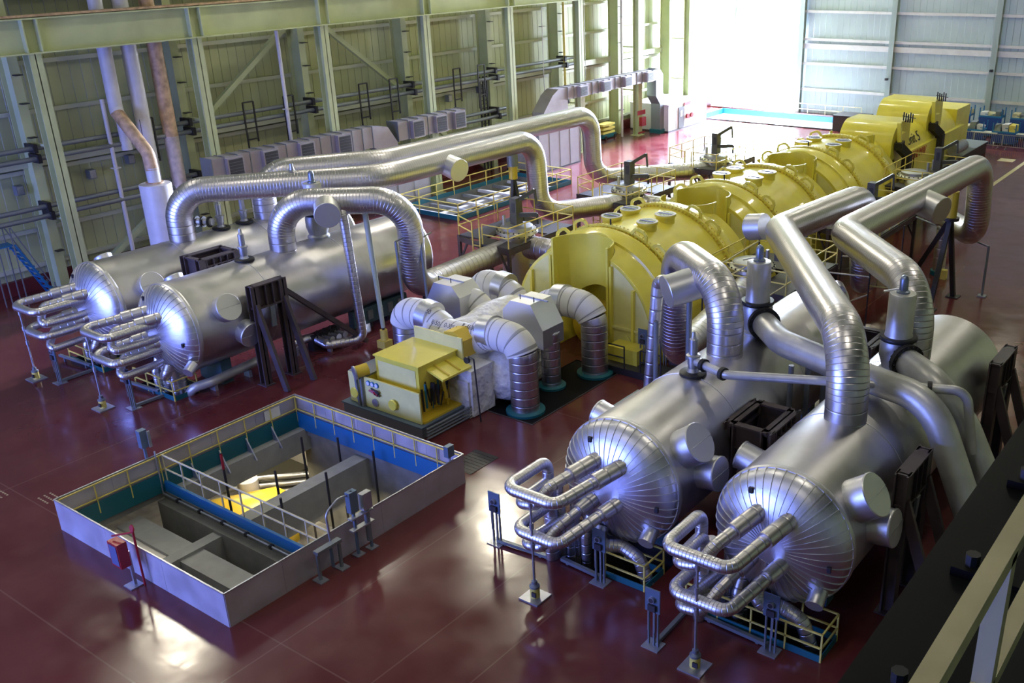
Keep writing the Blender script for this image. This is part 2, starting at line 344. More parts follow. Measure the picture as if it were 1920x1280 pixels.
# ---------------------------------------------------------------- crane runway and columns
t = thing('crane_runway_beam', (-52, 50, 12.5), 'long pale green crane girder high along the left wall with a rusty rail', 'crane beam')
B().ibeam((-51.6, -5, 13.25), (-51.6, 96, 13.25), .75, 1.65, .07).build('girder', 'green', t)
B().bar((-51.6, -5, 14.16), (-51.6, 96, 14.16), .55, .1).build('crane_rail', 'rust', t)
for k in range(12):
    y = -1.9+8.98*k; bb = B()
    for dy in (-.35, .35): bb.box(-51.58, -51.24, y+dy-.03, y+dy+.03, 12.5, 14.02)
    bb.build('stiffener', 'green', t)
st(B().box(-55.2, -53.9, -20, 98, 14.9, 16.6), 'trim_40', 'green')
ordn = ['first', 'second', 'third', 'fourth', 'fifth', 'sixth', 'seventh', 'eighth']
for k in range(8):
    y = 25.05+8.98*k
    t = thing('crane_column', (-52, y, 0), 'pale green column under the crane girder, %s from the left picture edge' % ordn[k], 'column', 'green columns under the crane girder')
    B().ibeam((-51.75, y, 0), (-51.75, y, 12.42), .62, .62, .05, (1, 0, 0)).build('shaft', 'green', t)
    B().box(-52.25, -51.3, y-.5, y+.5, 0, .06).build('base_plate', 'green', t)
    t2 = thing('wall_column', (-54.2, y, 0), 'wall column with small clips behind the %s crane column from the left' % ordn[k], 'column', 'building columns behind the crane columns')
    B().ibeam((-54.2, y-.1, 0), (-54.2, y-.1, 18), .5, 1.1, .05, (1, 0, 0)).build('shaft', 'green', t2)
    bb = B()
    for z in (2.2, 4.6, 8.2, 9.9, 11.3): bb.box(-53.66, -53.3, y-.28, y+.1, z, z+.05)
    bb.build('clip', 'dark', t2)
    t3 = B(); t3.bar((-53.6, y, 12.7), (-52, y, 12.7), .2, .3).bar((-53.6, y, 7.9), (-52.1, y, 7.9), .12, .12).bar((-53.6, y, 4.1), (-52.1, y, 4.1), .12, .12); t3.build('tie', 'green', t)
for i, (p, q, l) in enumerate((((-54.2, 35.4, 7.6), (-54.2, 42.6, 12.6), 'pale green diagonal brace rising right above the long ventilation duct'),
        ((-54.2, 44.6, 12.6), (-54.2, 51.6, 7.4), 'pale green diagonal brace falling right from the girder in the third wall bay'),
        ((-54.2, 26.4, -.1), (-54.2, 33.4, 4.2), 'pale green diagonal brace low on the wall behind the white tank'),
        ((-54.2, 54.2, 4.6), (-54.2, 60.5, 0), 'pale green diagonal brace running down to the floor right of the duct end'),
        )):
    tag(B().bar(p, q, .3, .3).build('diagonal_brace', 'green'), l, 'brace', 'wall braces')
# horizontal conduits on the wall
for i, (z, x, nm) in enumerate(((7.75, -53.1, 'upper of the two long grey pipes along the left wall'), (7.25, -52.9, 'second of the two long grey pipes along the left wall, just under the top one'),
                   (4.75, -53.1, 'long grey pipe low on the left wall behind the ventilation duct'), (4.3, -52.9, 'lowest long grey pipe along the left wall, passing behind the white tank'))):
    t = thing('wall_pipe', (x, 40, z), nm, 'pipe', 'long wall pipes')
    B().cyl((x, 8, z), (x, 72 if i < 2 else 62, z), .13, n=10).build('run', 'grey_steel', t, 40)
    for k in range(6): B().box(x-.7, x+.25, 24.6+8.98*k, 24.8+8.98*k, z-.22, z+.22).build('bracket', 'dark', t)
for k, y in enumerate((30.5, 37.2, 40.2, 46.4, 49.2, 55.6, 58.3)):
    t = thing('pipe_hanger', (-53, y, 8), 'thin dark hanger frame on the left wall pipes, number %s counted from the left edge' % ['one', 'two', 'three', 'four', 'five', 'six', 'seven'][k], 'pipe hanger', 'pipe hangers')
    B().bar((-52.7, y, 5.2), (-52.7, y, 8.4), .08).build('upright', 'dark', t)
    B().bar((-52.7, y+.75, 6.0), (-52.7, y+.75, 8.4), .08).build('upright', 'dark', t)
    B().bar((-52.7, y, 8.4), (-52.7, y+.75, 8.4), .08).bar((-52.7, y, 6.2), (-52.7, y+.75, 6.2), .08).build('crossbar', 'dark', t)
for x, y, z0, z1, nm in ((-52.5, 40.2, 0, 12.3, 'thin white vertical pipe hanging from the crane girder past the duct'), (-52.9, 28.7, 0, 9.7, 'thin dull vertical pipe left of the white tank'),
        (-52.6, 66.2, 5, 14, 'thin white cable dropping to the second duct'), (-52.6, 72.0, 5.8, 17, 'thin white cable dropping behind the second duct'), (-52.6, 77.6, 0, 17, 'thin pale pipe falling to the floor left of the duct foot'),):
    t = thing('vertical_pipe', (x, y, z0), nm, 'pipe')
    B().cyl((x, y, z0), (x, y, z1), .11 if 'cable' not in nm else .03, n=10).build('run', 'white', t, 40)
    B().box(x-.2, x+.2, y-.2, y+.2, z0+(z1-z0)*.62, z0+(z1-z0)*.62+.05).build('bracket', 'white', t)
t = thing('vertical_pipe', (-53, 69.6, 0), 'yellow vertical gas pipe behind the second ventilation duct', 'pipe'); B().cyl((-53, 69.6, 0), (-53, 69.6, 17), .11, n=10).build('run', 'rail', t, 40)
# big vertical exhaust pipes
def vp(name, label, parts):
    t = thing(name, parts[0][1][0], label, 'pipe', 'large vertical pipes')
    for pn, pts, r, m_ in parts: pipe(pts, r, .7, pn, m_, t, 24, pitch=3)
    return t
pw = 'white'
vp('vent_pipe', 'leftmost large white vent pipe, with a rusty slanted elbow running into the white tank',
   [('riser', [(-52.75, 29.35, 17), (-52.75, 29.3, 9.2), (-52.6, 29.25, 8.9)], .36, pw), ('elbow', [(-52.65, 29.25, 8.95), (-49.9, 28.98, 7.1), (-49.75, 28.95, 6.2)], .34, 'rust'), ('stub', [(-52.8, 29.5, 8.9), (-52.8, 29.5, 6.9)], .28, pw), ('spool', [(-49.75, 28.95, 6.35), (-49.75, 28.95, 5.3)], .33, pw)])
vp('vent_pipe', 'middle large white vent pipe behind the white tank', [('riser', [(-52.9, 30.8, 17), (-52.9, 30.8, 5)], .4, pw), ('lower_run', [(-52.9, 30.8, 5), (-52.9, 30.8, .1)], .4, pw)])
vp('vent_pipe', 'rightmost large vent pipe, white streaked with rust', [('riser', [(-52.9, 32.3, 17), (-52.9, 32.3, 7.2)], .4, 'rust'), ('lower_run', [(-52.9, 32.3, 7.2), (-52.9, 32.3, .1)], .4, mat('stained_white', (.5, .42, .38), .5, noise=.25, nscale=3))])
t = thing('white_tank', (-49.2, 28.6, 0), 'tall white upright cylinder tank behind the far left vessel', 'tank')
B().lathe([(0.01, 0), (.82, 0), (.82, 5.45), (.8, 5.5), (.4, 5.52), (.01, 5.52)], (-49.75, 28.95, 0), n=40).build('shell', 'white', t, 40)
B().cyl((-49.75, 28.95, 5.52), (-49.75, 28.95, 5.6), .46, n=24).build('flange', 'rust', t, 40)
# ducts
def duct(label, x, z0, z1, ys_, grilles, ends, w=1.0):
    t = thing('ventilation_duct', (x, ys_[0], z0), label, 'duct', 'ventilation ducts')
    B().box(x-w/2, x+w/2, ys_[0], ys_[1], z0, z1).build('trunk', 'duct', t)
    n = int((ys_[1]-ys_[0])/.85)
    for k in range(n+1):
        y = ys_[0]+k*(ys_[1]-ys_[0])/n; B().box(x-w/2-.04, x+w/2+.04, y-.025, y+.025, z0-.04, z1+.04).build('stiffening_rib', 'grey_steel', t)
    for y in grilles:
        g = B().box(x+w/2, x+w/2+.3, y-.55, y+.55, z0+.02, z1-.06).build('grille_box', 'duct', t)
        c = B().box(x+w/2+.3, x+w/2+.31, y-.47, y+.47, z0+.1, z1-.14).build('opening', 'dark', g)
        bb = B()
        for q in range(7): zz = z0+.14+q*(z1-z0-.3)/6; bb.box(x+w/2+.31, x+w/2+.33, y-.47, y+.47, zz-.006, zz+.006)
        bb.build('louvre', 'grey_steel', g)
    return t
t = duct('long grey ventilation duct with square grilles on the left wall above the vessels', -51.0, 4.6, 5.95, (33.0, 45.2), (34.4, 36.9, 39.6, 42.6), 1)
for p in (B().add([(x, y, z) for x in (-51.5, -50.5) for y, z in ((45.2, 4.6), (45.2, 5.95), (46.6, 5.75), (47.4, 4.6), (47.4, 2.9), (45.8, 2.9), (45.8, 4.3))],
        [(6, 5, 4, 3, 2, 1, 0), (7, 8, 9, 10, 11, 12, 13)]+[(i, (i+1) % 7, 7+(i+1) % 7, 7+i) for i in range(7)]),): p.build('down_elbow', 'duct', t)
duct('short grey ventilation duct with three grilles continuing right of the elbow', -51.0, 4.65, 5.9, (47.5, 54.2), (49.2, 51.5, 53.4), 1)
t = duct('grey ventilation duct with a hooded left end and a drop leg near the door', -51.0, 4.95, 5.9, (66.6, 80.4), (68.5, 71.9, 75.2, 78.8), 1)
B().add([(x, y, z) for x in (-51.7, -50.5) for y, z in ((66.6, 5.9), (66.6, 4.3), (66.6, 3.4), (63.4, 3.4), (63.4, 4.3), (64.6, 5.5), (65.4, 5.9))],
        [(0, 1, 2, 3, 4, 5, 6), (13, 12, 11, 10, 9, 8, 7)]+[((i+1) % 7, i, 7+i, 7+(i+1) % 7) for i in range(7)]).build('hood', 'duct', t)
pts = [(80.4, 5.9), (81.5, 5.9), (82.1, 5.4), (82.1, 3.7), (82.9, 2.9), (82.9, .35), (81.6, .35), (81.6, 2.7), (80.9, 3.5), (80.9, 4.95), (80.4, 4.95)]
bb = B(); n = len(pts); bb.add([(x, y-.9, z) for x in (-51.4, -50.4) for y, z in pts], [(0, 10, 9, 1), (1, 9, 8, 2), (2, 8, 3), (3, 8, 7, 4), (4, 7, 6, 5), (11, 12, 20, 21), (12, 13, 19, 20), (13, 14, 19), (14, 15, 18, 19), (15, 16, 17, 18)]+[(i, (i+1) % n, n+(i+1) % n, n+i) for i in range(n)])
bb.build('drop_leg', 'grey_steel', t); B().box(-51.5, -50.3, 80.6, 82.1, 0, .36).build('foot', 'teal', t)
# enclosures by the wall
def cabinet(label, x0, x1, y0, y1, h, door=None, m_='enclosure', plinth='dark'):
    t = thing('equipment_enclosure', (x1, (y0+y1)/2, 0), label, 'enclosure', 'wall enclosures')
    B().box(x0, x1, y0, y1, .12, h).build('body', m_, t); B().box(x0-.02, x1+.02, y0-.02, y1+.02, 0, .12).build('plinth', plinth, t)
    B().box(x0-.04, x1+.04, y0-.04, y1+.04, h, h+.06).build('roof', m_, t)
    n = max(2, int((y1-y0)/1.2)); bb = B()
    for k in range(n+1): bb.box(x1, x1+.012, y0+k*(y1-y0)/n-.02, y0+k*(y1-y0)/n+.02, .15, h)
    bb.build('seam', 'grey_steel', t)
    if door:
        d = B().box(x1+.01, x1+.05, door, door+.95, .15, 2.1).build('door', 'dark', t); B().box(x1+.05, x1+.06, door+.3, door+.65, 1.2, 1.75).build('window', 'paper', d)
    return t
cabinet('large dark beige enclosure standing behind the farthest left crossover pipe', -52.6, -49.2, 61.0, 66.4, 3.1)
cabinet('smaller grey enclosure by the left wall behind the front vessel', -53, -50.6, 45.6, 50.2, 2.7)
t = cabinet('white walk in enclosure with a dark door beside the open hall door', -54.2, -49.9, 81.4, 88.6, 2.5, 83.2, 'white')
for y in (84.8, 85.6): B().cyl((-49.9, y, 1.1), (-49.75, y, 1.1), .22, n=12).build('red_reel', 'red', t)
B().box(-49.9, -49.84, 84.2, 85.4, 2.15, 2.4).build('red_sign', 'red', t)
t = thing('fire_hose_cabinet', (-51.4, 78.9, 0), 'red hose box strapped to the column left of the duct foot', 'fire cabinet')
B().box(-51.42, -51.1, 78.7, 79.4, .9, 1.7).build('box', 'red', t); B().box(-51.42, -51.38, 78.4, 79.7, 1.9, 2.3).build('band', 'red', t); B().box(-51.42, -51.38, 78.5, 79.6, .2, .35).build('lower_band', 'red', t)
t = thing('yellow_cart', (-53.8, 76.4, 0), 'small yellow slatted cart by the left wall near the door', 'cart')
for z in (.45, .8, 1.15): B().box(-54.1, -53.2, 75.4, 77.3, z, z+.18).build('slat', 'rail', t)
B().box(-54.0, -53.1, 75.3, 77.4, .1, .4).build('base', 'teal', t)
for y in (75.6, 77.1): B().cyl((-53.1, y, .16), (-52.98, y, .16), .16, n=12).build('wheel', 'dark', t)
# blue rolling ladder, far left
t = thing('rolling_ladder', (-53.4, 22.4, 0), 'blue rolling stair ladder by the left wall at the picture edge', 'ladder')
for dx in (-.4, .4):
    B().bar((-53+dx, 23.9, 0), (-53+dx, 22.4, 3.3), .06, .1).build('stringer', 'blue', t); B().bar((-53+dx, 23.7, 1.0), (-53+dx, 22.4, 4.2), .05).build('handrail', 'grey_steel', t)
    for y, z in ((22.35, 4.2), (21.6, 4.2), (23.9, .9)): B().bar((-53+dx, y, 0), (-53+dx, y, z), .05).build('post', 'grey_steel', t)
for k in range(9): B().box(-53.4, -52.6, 23.75-k*.165, 23.95-k*.165, .3+k*.33, .35+k*.33).build('step', 'blue', t)
B().box(-53.4, -52.6, 21.6, 22.4, 3.25, 3.31).build('platform', 'blue', t)
# small boxes on wall
for k, (y, z, nm) in enumerate(((24.2, 5.5, 'at the left edge'), (28.2, 5.6, 'left of the rusty elbow'), (30.6, 6.0, 'above the white tank'), (57, 6, 'past the duct end'), (60.6, 6.2, 'before the hooded duct'))):
    t = thing('junction_box', (-54.6, y, z), 'small grey junction box on the left wall ' + nm, 'junction box', 'junction boxes on the left wall')
    B().box(-54.9, -54.5, y-.2, y+.2, z-.25, z+.25).build('box', 'grey_steel', t); B().box(-54.5, -54.48, y-.16, y+.16, z-.2, z+.2).build('cover', 'galv', t)
# ladder track by column 5
t = thing('cable_ladder', (-53.4, 59.6, 3), 'dark vertical perforated cable ladder beside the fifth column', 'cable ladder')
for y in (59.2, 59.6, 60.0): B().bar((-53.4, y, 0), (-53.4, y, 7.4), .09, .12).build('rail', 'dark', t)
bb = B()
for k in range(20): bb.bar((-53.4, 59.2, 1.4+k*.3), (-53.4, 60, 1.4+k*.3), .05)
bb.build('rungs', 'dark', t)
# left floor opening with railing
O = (-50.4, -45.0, 47.0, 59.5)
railing([(O[0], O[2], 0), (O[1], O[2], 0), (O[1], O[3], 0), (O[0], O[3], 0), (O[0], O[2], 0)], 1.1, 'yellow railing around the open floor hatch behind the left crossover pipes', sp=1.8, toe=('teal', .3))
t = thing('hatch_frame', (-47.7, 53, -.3), 'pale steel stairs and pipes inside the railed floor hatch', 'hatch')
for k in range(7): B().box(-50.3, -45.1, 48+k*1.7, 48.25+k*1.7, -.3, -.1).build('beam', 'galv' if k % 2 else 'white', t)
B().box(-48.2, -47.8, 47.1, 59.4, -.5, -.2).build('stringer', 'white', t)
# ---------------------------------------------------------------- separator vessels
VZ, VR = 2.8, 1.9
VES = {'A': (-41.4, 'far left vessel'), 'B': (-36.05, 'near left vessel'), 'C': (-13.97, 'inner right vessel'), 'D': (-8.95, 'outermost right vessel')}
def dome_prof(r, h, n=12):
    return [(max(.01, r*cos(pi/2*k/n)), h*sin(pi/2*k/n)) for k in range(n+1)]
def stub(o, x, y, th, r, L, parent, name='manway', plain=False):
    d = Vector((cos(rad(th)), 0, sin(rad(th)))); p = Vector((x, y, VZ))+d*(VR-.3); q = Vector((x, y, VZ))+d*(VR+L)
    s = B().cyl(p, q, r, n=32).build(name, 'cap', parent, 40)
    c = B().lathe([(.01, .03), (r*.99, .025), (r*1.03, 0), (r*1.03, -.04)][::-1], q, d, 32).build('end_cap', 'cap', s, 40)
    B().bar(q+d*.035+Vector((0, -r*.95, 0)), q+d*.035+Vector((0, r*.95, 0)), .012, .012).build('cap_seam', 'galv', s)
def vessel(k, y0, y1, label):
    x = VES[k][0]
    t = thing('separator_vessel', (x, y0, 0), label, 'vessel', 'large aluminium clad vessels')
    b_ = B(); n = 72; b_.uv = None
    ysn = [y0+(y1-y0)*i/12 for i in range(13)]
    b_.lathe([(VR, y-y0) for y in ysn], (x, y0, VZ), (0, 1, 0), n)
    b_.build('shell', 'shell', t, 50)
    hb = B(); pr_ = dome_prof(VR+.015, .85, 14); hb.lathe([(r, -h) for r, h in pr_][::-1], (x, y0, VZ), (0, 1, 0), 96); hb.build('head', 'head', t, 60)
    rb = B()
    for i in range(44):
        a = 2*pi*i/44; prev = None
        for r, h in pr_[:13]:
            p = Vector((x+cos(a)*(r+.008), y0-h-.004, VZ+sin(a)*(r+.008)))
            if prev: rb.bar(prev, p, .03, .03, (cos(a), 0, sin(a)))
            prev = p
    rb.build('standing_seams', 'head', t)
    B().lathe([(VR+.02, -.1), (VR+.045, -.05), (VR+.045, .05), (VR+.02, .1)], (x, y0, VZ), (0, 1, 0), 72).build('head_band', 'cap', t, 50)
    fb = B(); fb.lathe([(r, h) for r, h in dome_prof(VR, .45, 8)], (x, y1, VZ), (0, 1, 0), 72); fb.build('far_head', 'shell', t, 60)
    for yy in (y0+3.7, y0+8.2): B().lathe([(VR+.012, -.02), (VR+.018, 0), (VR+.012, .02)], (x, yy, VZ), (0, 1, 0), 72).build('lap_seam', 'cap', t, 50)
    for yy in (y0+1.6, y1-1.8):    # saddles
        B().box(x-.8, x+.8, yy-.25, yy+.25, 0, VZ-VR*.88).build('saddle', mat_saddle, t)
    s = -1 if k in 'CD' else 1
    for a in (118, -8): 
        p = Vector((x+cos(rad(a))*VR*.8, y0-.56, VZ+sin(rad(a))*VR*.8)); B().box(p.x-.05, p.x+.05, p.y-.04, p.y+.03, p.z-.08, p.z+.08).build('name_plate', 'dark', t)
    return t
mat_saddle = mat('saddle_teal', (.04, .09, .11), .5)
vA = vessel('A', 20.5, 33.6, 'far left aluminium clad vessel, the one nearest the green wall')
vB = vessel('B', 20.5, 33.6, 'left pair aluminium clad vessel nearer the pit, with a yellow tag on its side')
vC = vessel('C', 20.5, 33.8, 'right pair aluminium clad vessel nearer the yellow turbine')
vD = vessel('D', 20.5, 33.6, 'right pair aluminium clad vessel nearest the black crane girder')
for v, k in ((vC, 'C'), (vD, 'D')):
    x = VES[k][0]
    stub(v, x, 21.35, 35, .57, .55, v); stub(v, x, 21.8, 8, .5, .55, v); stub(v, x, 22.7, 166, .42, .6, v)
    d = Vector((.62, 0, -.78)); p = Vector((x+1.22, 20.15, 1.75)); B().cyl(p, p+Vector((.05, -.42, -.22)), .23, n=24).build('drain_stub', 'cap', v, 40)
for v, k in ((vA, 'A'), (vB, 'B')):
    x = VES[k][0]
    stub(v, x, 21.9, 24, .55, .35, v); stub(v, x, 22.6, -12, .52, .4, v); stub(v, x, 21.6, 122, .38, .14, v)
    p = Vector((x+1.55, 20.2, 1.7)); B().cyl(p, p+Vector((.15, -.4, -.2)), .22, n=24).build('drain_stub', 'cap', v, 40)
B().box(-34.2, -34.17, 27.3, 27.95, 2.55, 2.85).build('yellow_tag', 'rail', vB)
# ---------------------------------------------------------------- head pipework
def header_set(k, rx, xr, xn, bx, NA, NB, NC, ND, lo, where, ry=19.45):
    "xr: riser side, xn: nozzle side of the outer loops, bx: inner loop; N*: where each run enters the head"
    s = 1 if xn > xr else -1; vx = VES[k][0]; x = lambda d: rx+s*d; hi = 3.35; w = (xn-xr)
    def sleeve(p, q, r, t, L=1.25):
        p, q = Vector(p), Vector(q); d = (q-p).normalized(); pipe([q-d*L, q+d*.25], r, .3, 'sleeve', 'cladthin', t, 20, .4)
    t = thing('drain_pipe_loop', (xr, 19.4, 0), 'upper outer pipe loop in front of the head of the '+where, 'pipe loop', 'clad pipe loops')
    pipe([(xr, ry, -.3), (xr, ry, hi), (xr, 17.6, hi), (xn, 17.6, hi), NA], .17, .34, 'pipe_run', 'cladthin', t, 20, .3, .1); sleeve((xn, 17.6, hi), NA, .235, t)
    t = thing('drain_pipe_loop', (xr+.1*s, 19.2, 0), 'upper inner pipe loop in front of the head of the '+where, 'pipe loop', 'clad pipe loops')
    pipe([(xr+.04*s, ry+.1, -.3), (xr+.04*s, ry+.05, 2.7), (xr+.06*w, 17.95, 2.72), (bx-.25*s, 17.95, 2.85), (bx, 18.25, hi), NB], .165, .3, 'pipe_run', 'cladthin', t, 20, .3, .1); sleeve((bx, 18.25, hi), NB, .235, t)
    t = thing('drain_pipe_loop', (xr+.15*s, 19.8, 0), 'lower outer pipe loop in front of the head of the '+where, 'pipe loop', 'clad pipe loops')
    pipe([(xr+.08*s, ry+.4, -.3), (xr+.08*s, ry+.4, lo), (xr+.08*s, 17.8, lo), (xn-.12*s, 17.8, lo), NC], .17, .34, 'pipe_run', 'cladthin', t, 20, .3, .1); sleeve((xn-.12*s, 17.8, lo), NC, .22, t, 1.0)
    t = thing('drain_pipe_loop', (xr+.2*s, 19.9, 0), 'lower inner pipe loop in front of the head of the '+where, 'pipe loop', 'clad pipe loops')
    pipe([(xr+.3*s, ry+.55, -.3), (xr+.3*s, ry+.55, lo-.62), (xr+.1*s, 18.05, lo-.6), (bx-.2*s, 18.05, lo-.5), (bx+.05*s, 18.5, lo), ND], .155, .28, 'pipe_run', 'cladthin', t, 20, .3, .1); sleeve((bx+.05*s, 18.5, lo), ND, .21, t, 1.0)
    t = thing('drain_riser', (x(.9), 19.9, 0), 'clad pipe dropping into the railed floor pit under the '+where, 'pipe', 'clad drain pipes')
    pipe([(vx-.3*s, 19.9, 1.5), (vx-.3*s, 19.6, 1.0), (vx+.3*s, 20.0, .95), (vx+.9*s if s > 0 else vx-.0, 20.0, .75), (vx+1.25*s if s > 0 else vx-.6, 20.1, -.4)], .2, .35, 'pipe_run', 'cladthin', t, 20, .3, .12)
    pipe([(vx-.9*abs(s), 20.2, 1.6), (vx-.95, 19.95, .9), (vx-.95, 20.0, -.5)], .16, .3, 'branch', 'cladthin', t, 18, .3, .12)
    for q in (.0, .45, .8): pipe([(x(-.95+q*1.1), 20.1+q*.3, -.5), (x(-.95+q*1.1), 20.1+q*.3, 2.2+q*.3)], .15, .3, 'riser', 'cladthin', t, 18, .35)
    # hanger rod on spring can
    t = thing('spring_support', (rx, 17.68, 0), 'rod support with yellow spring can under the pipe loops of the '+where, 'pipe support', 'rod supports with yellow spring cans')
    B().box(rx-.33, rx+.33, 17.35, 18.01, 0, .05).build('base_plate', 'galv', t)
    B().cyl((rx, 17.68, .05), (rx, 17.68, .36), .14, n=20).build('spring_can', 'rail', t, 40)
    B().box(rx+.02, rx+.16, 17.5, 17.545, .14, .28).build('can_label', 'ink', t)
    B().lathe([(.15, 0), (.15, .05), (.08, .1), (.08, .2), (.05, .22)], (rx, 17.68, .36), n=16).build('can_cap', 'grey_steel', t, 40)
    B().cyl((rx, 17.68, .5), (rx, 17.68, 3.2), .035, n=10).build('rod', 'galv', t, 40)
    for z in (1.7, 2.35, 3.05): B().cyl((rx, 17.68, z-.09), (rx, 17.68, z+.09), .065, n=10).build('coupling', 'galv', t, 40)
wh = {k: VES[k][1] for k in VES}
header_set('C', -15.06, -15.85, -14.15, -14.85, (-13.5, 20.1, 3.68), (-14.3, 20.1, 3.68), (-13.5, 20.1, 2.62), (-14.3, 20.1, 2.55), 1.95, wh['C'])
header_set('D', -9.88, -10.78, -8.97, -9.75, (-8.5, 20.1, 3.7), (-9.3, 20.1, 3.7), (-8.5, 20.1, 2.52), (-9.35, 20.1, 2.5), 1.95, wh['D'])
header_set('B', -37.38, -35.8, -37.75, -36.4, (-36.4, 20.1, 3.72), (-35.5, 20.1, 3.62), (-36.5, 20.1, 2.7), (-35.7, 20.1, 2.6), 2.2, wh['B'], 20.0)
header_set('A', -42.67, -41.15, -43.05, -41.75, (-41.8, 20.1, 3.72), (-40.9, 20.1, 3.62), (-41.8, 20.1, 2.7), (-41.0, 20.1, 2.6), 2.2, wh['A'], 20.0)
for (x0, x1, y0, y1), nm in (((-14.0, -12.66, 19.62, 20.65), 'inner right vessel'), ((-11.3, -7.35, 19.62, 20.65), 'outermost right vessel'), ((-38.3, -35.5, 19.7, 20.8), 'near left vessel'), ((-43.6, -40.85, 19.7, 20.8), 'far left vessel')):
    railing([(x0, y0, 0), (x1, y0, 0), (x1, y1, 0), (x0, y1, 0)], .85, 'yellow railing around the teal floor pit at the head of the '+nm, 'yellow pit railings', sp=1.1, r=.022, toe=('teal', .2))
def stand(x, y, h, label, yaw=0):
    t = thing('instrument_stand', (x, y, 0), label, 'instrument stand', 'grey instrument stands')
    B().box(x-.25, x+.25, y-.22, y+.22, 0, .03).build('base_plate', 'galv', t)
    for dx in (-.14, .02, .14): B().bar((x+dx, y, .03), (x+dx, y, h), .045, .06).build('post', 'grey_steel', t)
    B().box(x-.22, x+.22, y-.06, y-.02, h-.65, h+.05).build('back_plate', mat_blue_grey, t)
    g = B().cyl((x, y-.06, h-.25), (x, y-.14, h-.25), .09, n=16).build('gauge', 'galv', t, 40)
    B().cyl((x, y-.14, h-.25), (x, y-.145, h-.25), .07, n=16).build('dial', 'ink', g)
    for q in (-.12, .08): B().bar((x+q, y-.08, h-.6), (x+q, y-.08, .5), .02).build('tubing', 'galv', t)
    B().box(x-.1, x+.12, y-.14, y-.06, h-.58, h-.4).build('transmitter', 'ink', t)
    return t
mat_blue_grey = mat('blue_grey_plate', (.12, .17, .24), .45, .3)
stand(-17.75, 19.2, 1.75, 'grey instrument stand left of the pipe loops of the inner right vessel')
stand(-13.95, 19.3, 1.75, 'grey instrument stand between the loops and the railed pit of the inner right vessel')
stand(-11.2, 17.8, 1.75, 'grey instrument stand alone on the red floor left of the outermost vessel rod support')
stand(-8.6, 19.3, 1.75, 'grey instrument stand in front of the railed pit of the outermost right vessel')
stand(-36.36, 18.4, 1.7, 'grey instrument stand under the loops of the near left vessel')
stand(-41.4, 18.05, 1.7, 'grey instrument stand under the loops of the far left vessel')
for pts, l in (([(-17.75, 19.2, .1), (-15.9, 19.35, .1)], 'grey floor channel at the foot of the stand left of the inner right vessel'), ([(-15.5, 19.5, .1), (-13.95, 19.4, .1)], 'grey floor channel along the pit edge of the inner right vessel'),
        ([(-11.15, 17.8, .08), (-11.2, 19.5, .08)], 'grey floor channel from the lone stand back to the teal pit curb'), ([(-10.8, 19.5, .1), (-8.7, 19.4, .1)], 'grey floor channel in front of the outermost right vessel pit'),
        ([(-36.36, 18.4, .08), (-36.3, 19.7, .08)], 'grey floor channel behind the stand of the near left vessel'), ([(-38.9, 19.4, .25), (-36.6, 19.7, .2)], 'grey channel across the loops of the near left vessel'),
        ([(-41.4, 18.1, .08), (-41.4, 19.5, .08)], 'grey floor channel behind the stand of the far left vessel'), ([(-43.9, 19.4, .25), (-41.7, 19.6, .2)], 'grey channel across the loops of the far left vessel')):
    t = thing('floor_channel', pts[0], l, 'channel', 'grey floor channels'); B().bar(pts[0], pts[1], .12, .1).build('channel', 'grey_steel', t)
    for f in (.15, .85): p = Vector(pts[0]).lerp(Vector(pts[1]), f); B().bar((p.x, p.y, 0), p, .08).build('foot', 'grey_steel', t)
# ---------------------------------------------------------------- crossover pipes
def cross(label, runs, caps=()):
    t = thing('crossover_pipe', runs[0][1][0], label, 'pipe', 'large clad crossover pipes')
    for nm, pts, R in runs:
        pipe(pts, .585, R, nm, 'clad', t, 40, .36, .14)
    for p, d, r, L in caps:
        p = Vector(p); d = Vector(d).normalized(); s = B().cyl(p, p+d*L, r, n=36).build('branch_stub', 'cap', t, 40)
        B().lathe([(r*1.02, -.03), (r*1.02, .0), (r*.98, .02), (.01, .025)], p+d*L, d, 36).build('end_cap', 'cap', s, 40)
    return t
H = 6.9
cross('front left crossover pipe arching off the near left vessel down to the first valve', [('pipe_run', [(-36.05, 26.4, 4.3), (-36.05, 26.4, 6.75), (-31.6, 29.9, 6.75), (-32.4, 30.6, 2.3), (-33.4, 38.4, 2.05)], [1.45, 1.5, 1.25])], [((-34.0, 27.4, 6.6), (.85, -.7, -.12), .55, 1.0)])
cross('middle left crossover pipe with a capped stub, from the far left vessel', [('pipe_run', [(-41.35, 24.9, 4.3), (-41.35, 24.9, H), (-35.45, 31.9, H), (-35.2, 43.2, H), (-35.3, 43.6, 2.55), (-33.6, 47.6, 2.4), (-33.4, 49.9, 2.2)], [1.35, 3.2, 1.5, 1.5, 1.2])], [((-35.2, 36.2, 6.75), (1, -.15, -.2), .57, 1.0)])
cross('rear left crossover pipe, the longest, reaching to the farthest valve', [('pipe_run', [(-41.4, 29.6, 4.3), (-41.4, 29.6, H), (-38.1, 34.6, H), (-37.4, 51.6, H), (-37.8, 52.4, 2.6), (-35.4, 56.6, 2.4), (-33.4, 60.4, 2.2)], [1.35, 3.2, 1.6, 1.6, 1.8])])
cross('crossover pipe with capped stub arching off the inner right vessel beside the yellow turbine', [('pipe_run', [(-13.97, 26.4, 4.4), (-13.97, 26.4, 6.85), (-17.35, 29.0, 6.85), (-17.9, 29.9, 2.4), (-19.8, 39.4, 2.2)], [1.35, 1.25, 1.3])], [((-15.5, 27.3, 6.55), (-.75, -1, -.25), .55, 1.15)])
